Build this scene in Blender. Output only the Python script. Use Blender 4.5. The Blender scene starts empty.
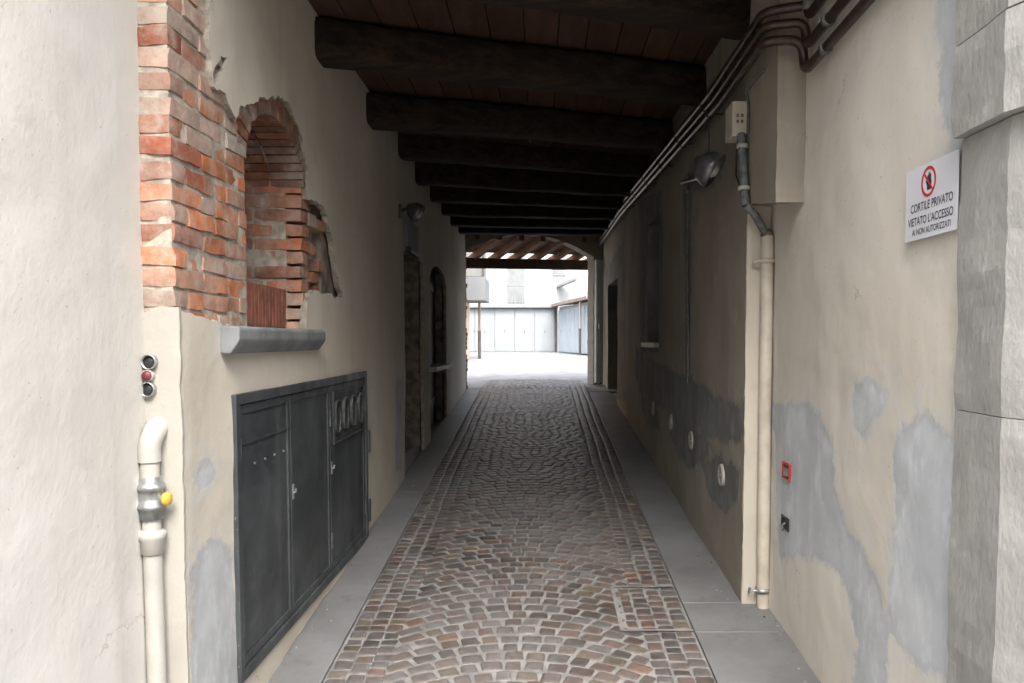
import bpy, math, random
import numpy as np
from mathutils import Vector, noise
from mathutils.geometry import delaunay_2d_cdt

random.seed(7)
S = bpy.context.scene
COL = S.collection
R = math.radians

# ------------------------------------------------------------------ camera
F = 800.0                      # focal length in pixels of the 1024 px wide frame
PITCH = R(3.0)                 # the lens looks slightly down, with a rising shift
VPX, VPY = 540.0, 340.0
CY = VPY + F * math.tan(PITCH)
cp, sp = math.cos(PITCH), math.sin(PITCH)
cd = bpy.data.cameras.new('camera'); cam = bpy.data.objects.new('camera', cd); COL.objects.link(cam)
cd.sensor_width = 36; cd.lens = F / 1024 * 36
cd.shift_x = -(VPX - 512) / 1024; cd.shift_y = (CY - 341.5) / 1024
cd.clip_start = 0.05; cd.clip_end = 2000
cam.rotation_euler = (R(90) - PITCH, 0, 0)
S.camera = cam

def ray(u, v):
    a, b = (u - VPX) / F, (CY - v) / F
    return Vector((a, cp + sp * b, -sp + cp * b))
def UX(u, v, X):
    d = ray(u, v); return d * (X / d.x)
def UY(u, v, Y):
    d = ray(u, v); return d * (Y / d.y)
def gz(y):                     # the lane climbs from the street to the courtyard
    if y < 2.5: return -1.6625
    if y < 13.8: return -1.85 + .075 * y
    if y < 41: return -.815 + (y - 13.8) * (.195 / 27.2)
    return -.62

XL, XR = -1.25, 1.15           # faces of the passage walls
XLN, XRN = -1.375, 1.29         # faces of the walls next to the street

# ------------------------------------------------------------------ scene helpers
def props(o, label=None, cat=None, group=None, kind=None):
    if label: o['label'] = label
    if cat: o['category'] = cat
    if group: o['group'] = group
    if kind: o['kind'] = kind
    return o
def thing(name, label, cat, loc=(0, 0, 0), group=None, kind=None):
    o = bpy.data.objects.new(name, None); COL.objects.link(o)
    o.empty_display_size = .1
    o.location = loc
    return props(o, label, cat, group, kind)
def base(o):
    v = Vector((0, 0, 0))
    while o is not None:
        v += Vector(o.location); o = o.parent
    return v

class MB:
    def __init__(s):
        s.v, s.f, s.c, s.sm = [], [], [], []
        s.tint = (1, 1, 1)
    def add(s, vs, fs, smooth=False):
        k = len(s.v)
        s.v += [Vector(p) for p in vs]; s.c += [s.tint] * len(vs)
        s.f += [tuple(i + k for i in f) for f in fs]; s.sm += [smooth] * len(fs)
    def box(s, lo, hi, jit=0):
        x0, y0, z0 = lo; x1, y1, z1 = hi
        vs = [(x, y, z) for z in (z0, z1) for y in (y0, y1) for x in (x0, x1)]
        if jit: vs = [tuple(c + random.uniform(-jit, jit) for c in p) for p in vs]
        s.add(vs, [(0, 2, 3, 1), (4, 5, 7, 6), (0, 1, 5, 4), (2, 6, 7, 3), (0, 4, 6, 2), (1, 3, 7, 5)])
    def rbox(s, lo, hi, jit=.004, cell=.05):
        """a worn block: gridded faces, rounded edges, uneven surface"""
        n = [max(2, min(6, round((hi[i] - lo[i]) / cell))) for i in range(3)]
        sh = [tuple(random.uniform(-jit, jit) for _ in range(3)) for _ in range(8)]
        sd = random.random() * 100; rd = .0028; ids = {}; vs = []; fs = []
        def vid(i, j, k):
            if (i, j, k) not in ids:
                t = (i / n[0], j / n[1], k / n[2]); p = [lo[q] + (hi[q] - lo[q]) * t[q] for q in range(3)]
                cor = sh[(t[0] > .5) + 2 * (t[1] > .5) + 4 * (t[2] > .5)]
                ext = [1 if x == 1 else (-1 if x == 0 else 0) for x in t]; ne = sum(map(abs, ext))
                w_ = noise.noise_vector((p[0] * 14 + sd, p[1] * 14, p[2] * 14)) * .0035 + noise.noise_vector((p[0] * 45 + sd, p[1] * 45, p[2] * 45)) * .0025
                k_ = (0, 0, .8, 1.2)[ne] * rd * (1 + noise.noise((p[0] * 20 + sd, p[1] * 20, p[2] * 20)) * 1.2)
                ids[(i, j, k)] = len(vs); vs.append(tuple(p[q] + cor[q] + w_[q] - ext[q] * k_ for q in range(3)))
            return ids[(i, j, k)]
        for ax in range(3):
            u, v = (ax + 1) % 3, (ax + 2) % 3
            for side in (0, n[ax]):
                for a in range(n[u]):
                    for b in range(n[v]):
                        q = []
                        for da, db in ((0, 0), (1, 0), (1, 1), (0, 1)):
                            c = [0, 0, 0]; c[ax] = side; c[u] = a + da; c[v] = b + db; q.append(vid(*c))
                        fs.append(tuple(q if side else q[::-1]))
        s.add(vs, fs, True)
    def obox(s, o, a, b, c):   # a corner and three edge vectors
        o, a, b, c = map(Vector, (o, a, b, c))
        vs = [o, o + a, o + b, o + a + b, o + c, o + a + c, o + b + c, o + a + b + c]
        fs = [(0, 2, 3, 1), (4, 5, 7, 6), (0, 1, 5, 4), (2, 6, 7, 3), (0, 4, 6, 2), (1, 3, 7, 5)]
        if a.cross(b).dot(c) < 0: fs = [f[::-1] for f in fs]
        s.add(vs, fs)
    def tube(s, pts, r, n=10, caps=True, smooth=True):
        pts = [Vector(p) for p in pts]
        rs = r if isinstance(r, (list, tuple)) else [r] * len(pts)
        prev = None; vs = []
        for i, p in enumerate(pts):
            t = (pts[min(i + 1, len(pts) - 1)] - pts[max(i - 1, 0)]).normalized()
            if prev is None:
                a = t.cross(Vector((0, 0, 1)))
                if a.length < 1e-3: a = t.cross(Vector((1, 0, 0)))
            else: a = prev - t * prev.dot(t)
            a.normalize(); prev = a; b = t.cross(a)
            vs += [p + (a * math.cos(2 * math.pi * k / n) + b * math.sin(2 * math.pi * k / n)) * rs[i] for k in range(n)]
        fs = [(i * n + k, i * n + (k + 1) % n, (i + 1) * n + (k + 1) % n, (i + 1) * n + k) for i in range(len(pts) - 1) for k in range(n)]
        s.add(vs, fs, smooth)
        if caps:
            s.add(vs[:n], [tuple(range(n))[::-1]]); s.add(vs[-n:], [tuple(range(n))])
    def lathe(s, p, d, prof, n=20, smooth=True):    # prof: (distance along d, radius)
        p, d = Vector(p), Vector(d).normalized()
        a = d.cross(Vector((0, 0, 1)))
        if a.length < 1e-3: a = Vector((1, 0, 0))
        a.normalize(); b = d.cross(a); vs = []
        for t, r in prof:
            vs += [p + d * t + (a * math.cos(2 * math.pi * k / n) + b * math.sin(2 * math.pi * k / n)) * r for k in range(n)]
        s.add(vs, [(i * n + k, i * n + (k + 1) % n, (i + 1) * n + (k + 1) % n, (i + 1) * n + k) for i in range(len(prof) - 1) for k in range(n)], smooth)
    def prism(s, pts, vec):    # a flat outline pushed along vec
        pts = [Vector(p) for p in pts]; vec = Vector(vec); n = len(pts)
        nrm = sum(((pts[i] - pts[0]).cross(pts[(i + 1) % n] - pts[0]) for i in range(1, n - 1)), Vector())
        if nrm.dot(vec) > 0: pts = pts[::-1]
        vs = pts + [p + vec for p in pts]
        fs = [tuple(range(n)), tuple(range(n, 2 * n))[::-1]] + [(i, i + n, (i + 1) % n + n, (i + 1) % n) for i in range(n)]
        s.add(vs, fs)
    def build(s, name, mat, parent=None, bevel=0, label=None):
        off = base(parent)
        me = bpy.data.meshes.new(name)
        me.from_pydata([tuple(p - off) for p in s.v], [], s.f)
        me.polygons.foreach_set('use_smooth', s.sm)
        if any(c != (1, 1, 1) for c in s.c):
            at = me.color_attributes.new('tint', 'FLOAT_COLOR', 'POINT')
            at.data.foreach_set('color', [x for c in s.c for x in (*c, 1)])
        me.materials.append(mat); me.update()
        o = bpy.data.objects.new(name, me); COL.objects.link(o)
        if parent: o.parent = parent
        if bevel:
            m = o.modifiers.new('bevel', 'BEVEL'); m.width = bevel; m.segments = 2; m.limit_method = 'ANGLE'
        if label: o['label'] = label
        return o

# ------------------------------------------------------------------ material helpers
class NT:
    def __init__(s, name, rough=.8, metal=0, spec=None):
        s.m = bpy.data.materials.new(name); s.m.use_nodes = True
        s.t = s.m.node_tree; s.b = s.t.nodes['Principled BSDF']
        s.b.inputs['Roughness'].default_value = rough; s.b.inputs['Metallic'].default_value = metal
        if spec is not None: s.b.inputs['Specular IOR Level'].default_value = spec
        tc = s.t.nodes.new('ShaderNodeTexCoord'); s.co = tc.outputs['Object']
    def n(s, t, **kw):
        nd = s.t.nodes.new(t)
        for k, v in kw.items(): setattr(nd, k, v)
        return nd
    def put(s, sock, v):
        if isinstance(v, bpy.types.NodeSocket): s.t.links.new(v, sock)
        elif isinstance(v, (tuple, list)) and len(v) == 3 and sock.type == 'RGBA': sock.default_value = (*v, 1)
        else: sock.default_value = v
    def noise(s, scale, detail=5, rough=.55, stretch=None, out='Fac'):
        nd = s.n('ShaderNodeTexNoise'); co = s.co
        if stretch:
            mp = s.n('ShaderNodeMapping'); s.put(mp.inputs['Vector'], co); mp.inputs['Scale'].default_value = stretch; co = mp.outputs[0]
        s.put(nd.inputs['Vector'], co)
        nd.inputs['Scale'].default_value = scale; nd.inputs['Detail'].default_value = detail; nd.inputs['Roughness'].default_value = rough
        return nd.outputs[out]
    def ramp(s, v, lo, hi, a=0., b=1.):
        nd = s.n('ShaderNodeMapRange', interpolation_type='SMOOTHSTEP'); s.put(nd.inputs[0], v)
        for i, x in enumerate((lo, hi, a, b)): nd.inputs[i + 1].default_value = x
        return nd.outputs[0]
    def mix(s, f, a, b, mode='MIX'):
        nd = s.n('ShaderNodeMix', data_type='RGBA', blend_type=mode)
        s.put(nd.inputs[0], f); s.put(nd.inputs[6], a); s.put(nd.inputs[7], b); return nd.outputs[2]
    def math(s, op, a, b=0.):
        nd = s.n('ShaderNodeMath', operation=op); s.put(nd.inputs[0], a); s.put(nd.inputs[1], b); return nd.outputs[0]
    def attr(s, name, out='Fac'):
        return s.n('ShaderNodeAttribute', attribute_name=name).outputs[out]
    def bump(s, h, strength=.4, dist=.01):
        nd = s.n('ShaderNodeBump'); s.put(nd.inputs['Height'], h); nd.inputs['Strength'].default_value = strength; nd.inputs['Distance'].default_value = dist
        s.put(s.b.inputs['Normal'], nd.outputs[0])
    def color(s, c): s.put(s.b.inputs['Base Color'], c)

def simple(name, c, rough=.6, metal=0, var=.25, scale=9, bump=.15, spec=None):
    t = NT(name, rough, metal, spec)
    f = t.noise(scale, 6)
    dark = tuple(x * (1 - var) for x in c); light = tuple(min(1, x * (1 + var)) for x in c)
    t.color(t.mix(t.ramp(f, .3, .7), dark, light))
    if bump: t.bump(t.noise(scale * 6, 4), bump, .004)
    return t.m

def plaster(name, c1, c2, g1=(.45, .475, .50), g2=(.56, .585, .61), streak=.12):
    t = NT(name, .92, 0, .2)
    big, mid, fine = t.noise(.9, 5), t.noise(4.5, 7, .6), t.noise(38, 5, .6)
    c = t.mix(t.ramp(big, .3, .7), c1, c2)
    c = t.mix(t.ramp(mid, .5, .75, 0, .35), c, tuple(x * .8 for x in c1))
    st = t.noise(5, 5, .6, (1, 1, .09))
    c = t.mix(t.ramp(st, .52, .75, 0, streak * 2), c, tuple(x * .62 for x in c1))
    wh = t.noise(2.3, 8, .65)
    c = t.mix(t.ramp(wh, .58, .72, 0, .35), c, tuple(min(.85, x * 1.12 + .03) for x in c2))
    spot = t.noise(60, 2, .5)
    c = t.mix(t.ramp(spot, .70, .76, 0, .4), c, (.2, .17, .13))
    # hairline cracks
    vo = t.n('ShaderNodeTexVoronoi', feature='DISTANCE_TO_EDGE'); vo.inputs['Scale'].default_value = .9
    va = t.n('ShaderNodeVectorMath', operation='MULTIPLY_ADD'); t.put(va.inputs[0], t.noise(3.5, 6, .7, out='Color')); va.inputs[1].default_value = (.35, .35, .35); t.put(va.inputs[2], t.co)
    t.put(vo.inputs['Vector'], va.outputs[0])
    ck = t.math('MULTIPLY', t.ramp(vo.outputs['Distance'], .001, .0045, 1, 0), t.ramp(t.noise(1.3, 4), .56, .62, 0, .55))
    c = t.mix(ck, c, (.22, .19, .15))
    # cement repairs: a signed distance to each repair's outline, roughened
    e = t.math('ADD', t.attr('patch'), t.math('MULTIPLY', t.math('SUBTRACT', t.noise(6, 8, .7), .5), .24))
    e = t.math('ADD', e, t.math('MULTIPLY', t.math('SUBTRACT', t.noise(30, 3, .6), .5), .03))
    pm = t.ramp(e, -.024, .022, .93, 0)
    halo = t.ramp(e, 0, .2, .55, 0)
    g = t.mix(t.ramp(t.noise(2.6, 6, .6), .35, .68), g1, g2)
    g = t.mix(t.ramp(t.noise(6, 7, .7, (1, 1, .5)), .48, .70, 0, .6), g, tuple(min(1, x * 1.3) for x in g2))
    rim = t.math('MULTIPLY', pm, t.ramp(e, -.05, -.01, 0, .3))
    g = t.mix(rim, g, tuple(x * .72 for x in g1))
    c = t.mix(t.math('MULTIPLY', halo, t.ramp(t.noise(14, 5), .4, .65)), c, g2)
    c = t.mix(pm, c, g)
    t.color(c)
    h = t.math('ADD', t.math('MULTIPLY', mid, .9), t.math('MULTIPLY', fine, .22))
    h = t.math('ADD', h, t.math('MULTIPLY', pm, -.25))
    t.bump(h, .42, .014)
    return t.m

def tinted(name, rough=.9, scale=14, bump=.5, dust=None, dustlo=.5, dusthi=.7, dustmax=.7, dscale=2.2, grain=None):
    t = NT(name, rough, 0, .25)
    c = t.mix(t.ramp(t.noise(scale, 7, .65, grain), .3, .72), (.72, .72, .72), (1.22, 1.2, 1.18))
    nd = t.n('ShaderNodeMix', data_type='RGBA', blend_type='MULTIPLY'); nd.inputs[0].default_value = 1
    t.put(nd.inputs[6], t.attr('tint', 'Color')); t.put(nd.inputs[7], c); c = nd.outputs[2]
    if dust:
        m = t.math('MULTIPLY', t.ramp(t.noise(dscale, 7, .65), dustlo, dusthi, 0, 1), t.ramp(t.noise(22, 5, .7), .34, .66, .35, 1))
        c = t.mix(t.math('MULTIPLY', m, dustmax), c, dust)
    t.color(c)
    t.bump(t.math('ADD', t.noise(scale * 3, 6, .65, grain), t.math('MULTIPLY', t.noise(scale, 4), .7)), bump, .006)
    return t.m

M = {}
def stone_mat():
    t = NT('grey_stone', .92, 0, .2)
    c = t.mix(t.ramp(t.noise(3, 7, .65), .3, .7), (.29, .287, .275), (.39, .383, .365))
    c = t.mix(t.ramp(t.noise(45, 4, .6), .35, .7, 0, .5), c, (.33, .32, .30))
    c = t.mix(t.ramp(t.noise(7, 6, .6, (1, 1, .15)), .55, .75, 0, .45), c, (.27, .262, .25))
    c = t.mix(t.ramp(t.noise(5, 8, .7), .6, .68, 0, .4), c, (.55, .54, .52))
    t.color(c)
    h = t.math('ADD', t.noise(55, 5, .6, (1, 1, .5)), t.math('MULTIPLY', t.noise(9, 6), .9))
    t.bump(h, .55, .006)
    return t.m
def log_mat():
    t = NT('smoked_log', .85, 0, .2)
    g = t.noise(16, 8, .7, (.09, 1, 1))
    c = t.mix(t.ramp(g, .35, .68), (.014, .009, .0065), (.042, .028, .018))
    c = t.mix(t.ramp(t.noise(3, 6, .6), .55, .75, 0, .5), c, (.055, .045, .038))
    t.color(c); t.bump(t.math('ADD', g, t.math('MULTIPLY', t.noise(5, 5), .6)), 1.0, .02)
    return t.m
def kerb_mat():
    t = NT('smooth_concrete', .55, 0, .5)
    c = t.mix(t.ramp(t.noise(1.6, 7, .65), .3, .7), (.13, .131, .133), (.185, .186, .19))
    c = t.mix(t.ramp(t.noise(6, 8, .7), .52, .72, 0, .6), c, (.095, .092, .087))
    c = t.mix(t.ramp(t.noise(75, 3, .6), .67, .72, 0, .7), c, (.14, .13, .12))
    t.color(c); t.bump(t.math('ADD', t.noise(30, 5, .6), t.math('MULTIPLY', t.noise(5, 5), .8)), .4, .006)
    return t.m
M['plaster_near'] = plaster('pale_plaster', (.555, .53, .475), (.62, .60, .555), streak=.14)
M['plaster_sign'] = plaster('cream_plaster', (.64, .60, .52), (.70, .67, .60), streak=.08)
M['plaster_passage'] = plaster('aged_plaster', (.52, .47, .385), (.61, .56, .475), g1=(.37, .385, .395), g2=(.50, .52, .535))
M['plaster_dim'] = plaster('shade_toned_plaster', (.25, .225, .185), (.34, .31, .255), g1=(.15, .153, .152), g2=(.215, .22, .22), streak=.22)  # base colour lowered to imitate the light falling off deep in the passage
M['plaster_pier'] = plaster('pier_plaster', (.35, .328, .285), (.41, .388, .343), streak=.1)
M['plaster_return'] = plaster('return_plaster', (.47, .425, .35), (.54, .495, .415), streak=.08)
M['brick'] = tinted('brick', .93, 16, .7, (.43, .375, .315), .41, .66, .8, 5.0)
M['mortar'] = simple('mortar', (.38, .34, .28), .95, var=.3, scale=20, bump=.7, spec=.2)
M['rim'] = simple('broken_plaster_edge', (.30, .27, .225), .95, var=.3, scale=25, bump=.6, spec=.1)
M['rubble'] = simple('dark_masonry', (.22, .19, .16), .95, var=.4, scale=12, bump=.9, spec=.1)
M['cobble'] = tinted('cobblestone', .46, 18, .2, (.185, .182, .18), .36, .66, .6, 1.1)
M['cobble'].node_tree.nodes['Principled BSDF'].inputs['Specular IOR Level'].default_value = .4
M['joint'] = simple('sand_joint', (.185, .18, .175), .7, var=.22, scale=10, bump=.6, spec=.2)
M['stone'] = stone_mat()
M['stone_pale'] = simple('pale_stone', (.48, .46, .425), .9, var=.2, scale=13, bump=.85, spec=.25)
M['sill'] = simple('slate_sill', (.165, .172, .174), .8, var=.25, scale=7, bump=.4)
M['terracotta'] = simple('terracotta', (.25, .095, .065), .85, var=.35, scale=11, bump=.4)
M['iron'] = None
M['white_paint'] = simple('white_enamel', (.40, .383, .345), .55, var=.1, scale=8, bump=.2)
M['cream_pipe'] = simple('cream_paint', (.52, .47, .385), .55, var=.16, scale=6, bump=.25)
M['zinc'] = simple('zinc', (.36, .37, .37), .42, .75, var=.25, scale=30, bump=.25)
M['lamp_metal'] = simple('dark_lamp_metal', (.13, .135, .14), .3, .6, var=.2, scale=20, bump=.08)
M['pale_metal'] = simple('pale_metal', (.60, .59, .57), .4, .6, var=.15, scale=20, bump=.1)
M['yellow'] = simple('yellow_plastic', (.62, .42, .06), .45, var=.2, scale=20, bump=.1)
M['copper'] = simple('copper_brown', (.058, .038, .032), .34, .4, var=.4, scale=12, bump=.15)
M['worn_iron'] = simple('worn_iron', (.085, .09, .09), .5, .3, var=.4, scale=30, bump=.2)
M['black'] = simple('black_plastic', (.022, .022, .024), .5, var=.3, scale=20, bump=.1)
M['dark_red'] = simple('red_plastic', (.13, .025, .03), .5, var=.25, scale=20, bump=.1)
M['red'] = simple('red_enamel', (.40, .04, .04), .4, var=.12, scale=20, bump=.05)
M['red_ink'] = simple('red_ink', (.55, .035, .045), .6, var=.05, bump=0)
M['black_ink'] = simple('black_ink', (.028, .03, .045), .7, var=.05, bump=0)
M['paper'] = simple('laminated_paper', (.72, .735, .78), .35, var=.03, scale=3, bump=0)
M['plastic_white'] = simple('ivory_plastic', (.60, .56, .47), .5, var=.08, scale=9, bump=.1)
M['disc'] = simple('chalk_white', (.40, .385, .35), .6, var=.1, scale=12, bump=.2)
M['conduit'] = simple('grey_conduit', (.125, .13, .13), .6, var=.35, scale=25, bump=.5)
M['conduit_brown'] = simple('brown_conduit', (.20, .13, .10), .6, var=.3, scale=25, bump=.3)
M['dark_wood'] = simple('dark_door_wood', (.055, .045, .035), .7, var=.4, scale=10, bump=.4)
M['grey_door'] = simple('worn_door_paint', (.24, .20, .15), .7, var=.25, scale=6, bump=.3)
M['white_door'] = simple('white_gate_paint', (.62, .62, .60), .5, var=.12, scale=5, bump=.15)
M['concrete'] = kerb_mat()
M['street'] = simple('street_paving', (.34, .33, .32), .9, var=.2, scale=.8, bump=.3)
M['yard'] = simple('yard_concrete', (.205, .204, .203), .9, var=.2, scale=2.5, bump=.3)
M['facade'] = simple('street_facade', (.52, .47, .38), .9, var=.12, scale=1.5, bump=.3)
M['opposite'] = simple('opposite_render', (.36, .335, .29), .9, var=.12, scale=1.0, bump=.2)
M['house_white'] = simple('white_render', (.30, .30, .298), .9, var=.05, scale=.7, bump=.1)
M['house_grey'] = simple('grey_render', (.14, .147, .153), .9, var=.08, scale=.9, bump=.1)
M['house_peach'] = simple('peach_render', (.46, .34, .24), .9, var=.12, scale=.9, bump=.2)
M['garage'] = simple('garage_paint', (.205, .22, .232), .5, var=.06, scale=1.2, bump=.05)
M['garage_side'] = simple('blue_garage_paint', (.34, .38, .41), .5, var=.06, scale=1.2, bump=.05)
M['shutter'] = simple('shutter_paint', (.16, .167, .164), .7, var=.1, scale=2, bump=.1)
M['downpipe'] = simple('dark_downpipe', (.07, .06, .06), .5, .3, var=.2, scale=5, bump=.1)
M['roof_tile'] = simple('roof_tile', (.20, .155, .13), .9, var=.3, scale=5, bump=.5)
M['grit'] = tinted('grit', .95, 30, .4)
M['rafter'] = tinted('rafter_wood', .8, 6, .4, grain=(1, 1, 1))
M['log'] = log_mat()
M['plank'] = tinted('ceiling_plank', .8, 7, .4, (.05, .03, .02), .45, .7, .7, 2.0, (1.6, .35, 1))
M['earth'] = simple('brown_debris', (.16, .12, .085), .95, var=.4, scale=20, bump=.8)

def iron():
    t = NT('black_sheet_iron', .5, .0, .45)
    c = t.mix(t.ramp(t.noise(2.4, 7, .6), .38, .7), (.036, .041, .044), (.066, .074, .078))
    c = t.mix(t.ramp(t.noise(5, 6, .6, (1, 1, .12)), .55, .75, 0, .5), c, (.10, .105, .10))
    c = t.mix(t.ramp(t.noise(70, 3, .6), .69, .73, 0, .8), c, (.35, .33, .29))
    t.color(c); t.put(t.b.inputs['Roughness'], t.ramp(t.noise(6, 5), .3, .7, .36, .62))
    t.bump(t.noise(3, 4), .25, .02)
    return t.m
M['iron'] = iron()

# ------------------------------------------------------------------ wall sheets
def inside(P, poly):
    x, y = P[:, 0], P[:, 1]; r = np.zeros(len(P), bool); n = len(poly)
    for i in range(n):
        (x0, y0), (x1, y1) = poly[i], poly[i - 1]
        c = ((y0 > y) != (y1 > y)) & (x < (x1 - x0) * (y - y0) / ((y1 - y0) if abs(y1 - y0) > 1e-9 else 1e-9) + x0)
        r ^= c
    return r
def sdf(P, poly):
    d = np.full(len(P), 1e9); q = np.array(poly); n = len(q)
    for i in range(n):
        a, b = q[i - 1], q[i]; e = b - a
        t = np.clip(((P - a) @ e) / max(e @ e, 1e-12), 0, 1)
        d = np.minimum(d, np.hypot(*(P - (a + t[:, None] * e)).T))
    return np.where(inside(P, poly), -d, d)
def subdivide(poly, step, jag):
    out = []
    for i in range(len(poly)):
        a, b = Vector(poly[i]), Vector(poly[(i + 1) % len(poly)])
        k = max(1, int((b - a).length / step)); nrm = (b - a).normalized().orthogonal()
        for j in range(k):
            p = a.lerp(b, j / k)
            if jag: p = p + nrm * jag * (noise.noise((p.x * 9, p.y * 9, 3.1)) + .8 * noise.noise((p.x * 31, p.y * 31, 1.7)))
            out.append((p.x, p.y))
    return out
def sheet(name, mat, parent, o, a, n, outer, holes=(), depth=.1, step=.05, amp=.006, jag=(), patches=(), ojag=0, rim=None):
    """A plaster skin: outline and holes in (s, z), uneven face, returned edges of the given depth."""
    o, a, n = Vector(o), Vector(a), Vector(n); up = Vector((0, 0, 1))
    loops = [subdivide(outer, step * .7, ojag)] + [subdivide(h, step * .6, (jag[i] if i < len(jag) else 0)) for i, h in enumerate(holes)]
    vs, es = [], []
    for L in loops:
        k = len(vs); vs += L; es += [(k + i, k + (i + 1) % len(L)) for i in range(len(L))]
    oa = np.array(loops[0]); lo, hi = oa.min(0), oa.max(0)
    gx, gy = np.meshgrid(np.arange(lo[0], hi[0], step), np.arange(lo[1], hi[1], step))
    G = np.stack([gx.ravel(), gy.ravel()], 1); rng = np.random.default_rng(3); G = G + rng.uniform(-.2, .2, G.shape) * step
    ok = sdf(G, loops[0]) < -.4 * step
    for L in loops[1:]: ok &= sdf(G, L) > .4 * step
    vs = [Vector(p) for p in vs + G[ok].tolist()]
    V, E, Fc, *_ = delaunay_2d_cdt(vs, es, [], 0, 1e-6)
    P = np.array([tuple(p) for p in V])
    cen = np.array([P[list(f)].mean(0) for f in Fc])
    keep = inside(cen, loops[0])
    for L in loops[1:]: keep &= ~inside(cen, L)
    faces = [tuple(f) for f, k in zip(Fc, keep) if k]
    used = sorted({i for f in faces for i in f}); idx = {j: i for i, j in enumerate(used)}
    faces = [tuple(idx[i] for i in f) for f in faces]; P = P[used]
    mb = MB()
    def disp(p): return amp * (noise.noise((p[0] * 1.1, p[1] * 1.1, o.x)) + .55 * noise.noise((p[0] * 3.2, p[1] * 3.2, 5 + o.x)) + .25 * noise.noise((p[0] * 10, p[1] * 10, 9)))
    pts = [o + a * p[0] + up * p[1] + n * disp(p) for p in P]
    fl = []
    for f in faces:
        nr = (pts[f[1]] - pts[f[0]]).cross(pts[f[2]] - pts[f[0]])
        fl.append(f if nr.dot(n) > 0 else f[::-1])
    mb.add(pts, fl, True)
    cnt = {}
    for f in fl:
        for i in range(len(f)):
            e = (f[i], f[(i + 1) % len(f)]); cnt[e] = cnt.get(e, 0) + 1
    src = list(range(len(P)))
    for (i, j) in cnt:
        if (j, i) not in cnt:
            mb.add([pts[i], pts[j], pts[j] - n * depth, pts[i] - n * depth], [(1, 0, 3, 2)]); src += [i, j, j, i]
    ob = mb.build(name, mat, parent)
    if rim:
        ob.data.materials.append(rim)
        for p in ob.data.polygons[len(fl):]: p.material_index = 1
    d = np.full(len(P), 9.)
    for q in patches: d = np.minimum(d, sdf(P, q))
    at = ob.data.attributes.new('patch', 'FLOAT', 'POINT'); at.data.foreach_set('value', d[src].astype(np.float32))
    return ob
def pxpoly(pix, X): return [(p.y, p.z) for p in (UX(u, v, X) for u, v in pix)]

TOP = 1.95
# skew of everything that runs across the passage
SK = Vector((2.4, 1.2, 0)).normalized()       # along a cross wall, from the left wall to the right one
SN = Vector((SK.y, -SK.x, 0))                 # its normal, towards the street

# ================================================================== SETTING
def strip(name, x0, x1, ys, dz, mat, **kw):
    mb = MB(); vs, fs = [], []
    for y in ys: vs += [(x0, y, gz(y) + dz), (x1, y, gz(y) + dz)]
    for i in range(len(ys) - 1): fs.append((2 * i, 2 * i + 1, 2 * i + 3, 2 * i + 2))
    mb.add(vs, fs); return props(mb.build(name, mat), **kw)
strip('ground', -300, 300, [-300, -20, 2.5, 13.8, 41, 600], -.03, M['street'], kind='structure')
strip('courtyard_paving', -14, 14, [13.3, 13.8, 20, 30, 41, 60], -.004, M['yard'], kind='structure')

# cobbled lane with its sand joints
PX0, PX1, PYL_ = -1.0, .81, 2.78
bed = strip('cobbled_path', PX0, PX1, [1.2] + [2.5 + i for i in range(12)] + [14.5, 16.0], .005, M['joint'], kind='structure')
cob = MB()
PAL = [((.120, .112, .106), 5), ((.130, .104, .090), 5), ((.085, .076, .070), 3), ((.165, .110, .078), 1.3), ((.150, .130, .098), 1.2), ((.16, .155, .155), 2.4), ((.135, .103, .095), 2)]
def stone(cx, cy, tx, ty, l, w, h=.008):
    """one sett: length l along (tx, ty), width w across, rounded top, uneven corners"""
    T = Vector((tx, ty, 0)).normalized(); Nn = Vector((-T.y, T.x, 0))
    c = random.choices([p for p, _ in PAL], [q for _, q in PAL])[0]; k = random.uniform(.42, .78)
    cob.tint = (c[0] * k * 1.06, c[1] * k, c[2] * k * .98)
    h = h + random.uniform(-.002, .002); tilt = (random.uniform(-.02, .02), random.uniform(-.02, .02))
    qs = []
    for sx, sy in ((-1, -1), (1, -1), (1, 1), (-1, 1)):
        qs.append((sx * l / 2 + random.uniform(-.006, .006), sy * w / 2 + random.uniform(-.006, .006)))
    ring = []                                   # eight-sided outline with worn corners
    for i in range(4):
        p, q = Vector(qs[i]), Vector(qs[(i + 1) % 4])
        ring += [p.lerp(q, .11), p.lerp(q, .89)]
    vs = []
    for s_, z in ((1, -.012), (.985, h - .005), (.93, h - .001), (.6, h + .001)):
        for p in ring:
            x, y = p.x * s_, p.y * s_
            P = Vector((cx, cy, 0)) + T * x + Nn * y
            P.z = gz(P.y) + z + (x * tilt[0] + y * tilt[1] if s_ < 1 else 0)
            vs.append(P)
    n = 8
    fs = [(r * n + i, r * n + (i + 1) % n, (r + 1) * n + (i + 1) % n, (r + 1) * n + i) for r in range(3) for i in range(n)] + [tuple(range(24, 32))]
    cob.add(vs, fs, True)
CW = .094
SLAB = (4.15, 4.73, .44)                        # straight-laid cover panel by the right edge
for side, x0, cols in (('l', PX0, 3), ('r', PX1 - 3 * CW, 3)):
    for c in range(cols):
        y = 2.2 + random.random() * .05; x = x0 + (c + .5) * CW
        while y < 15.9:
            L = random.uniform(.065, .10)
            wob = .006 * math.sin(y * 2.1 + c)
            stone(x + wob, y + L / 2, 0, 1, L - .010, CW - .010 + random.uniform(-.006, .006)); y += L
xa, xb = PX0 + 3 * CW, PX1 - 3 * CW
xm, hw = (xa + xb) / 2 - .02, (xb - xa) / 2
y0 = 1.9; SAG = .25
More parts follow.
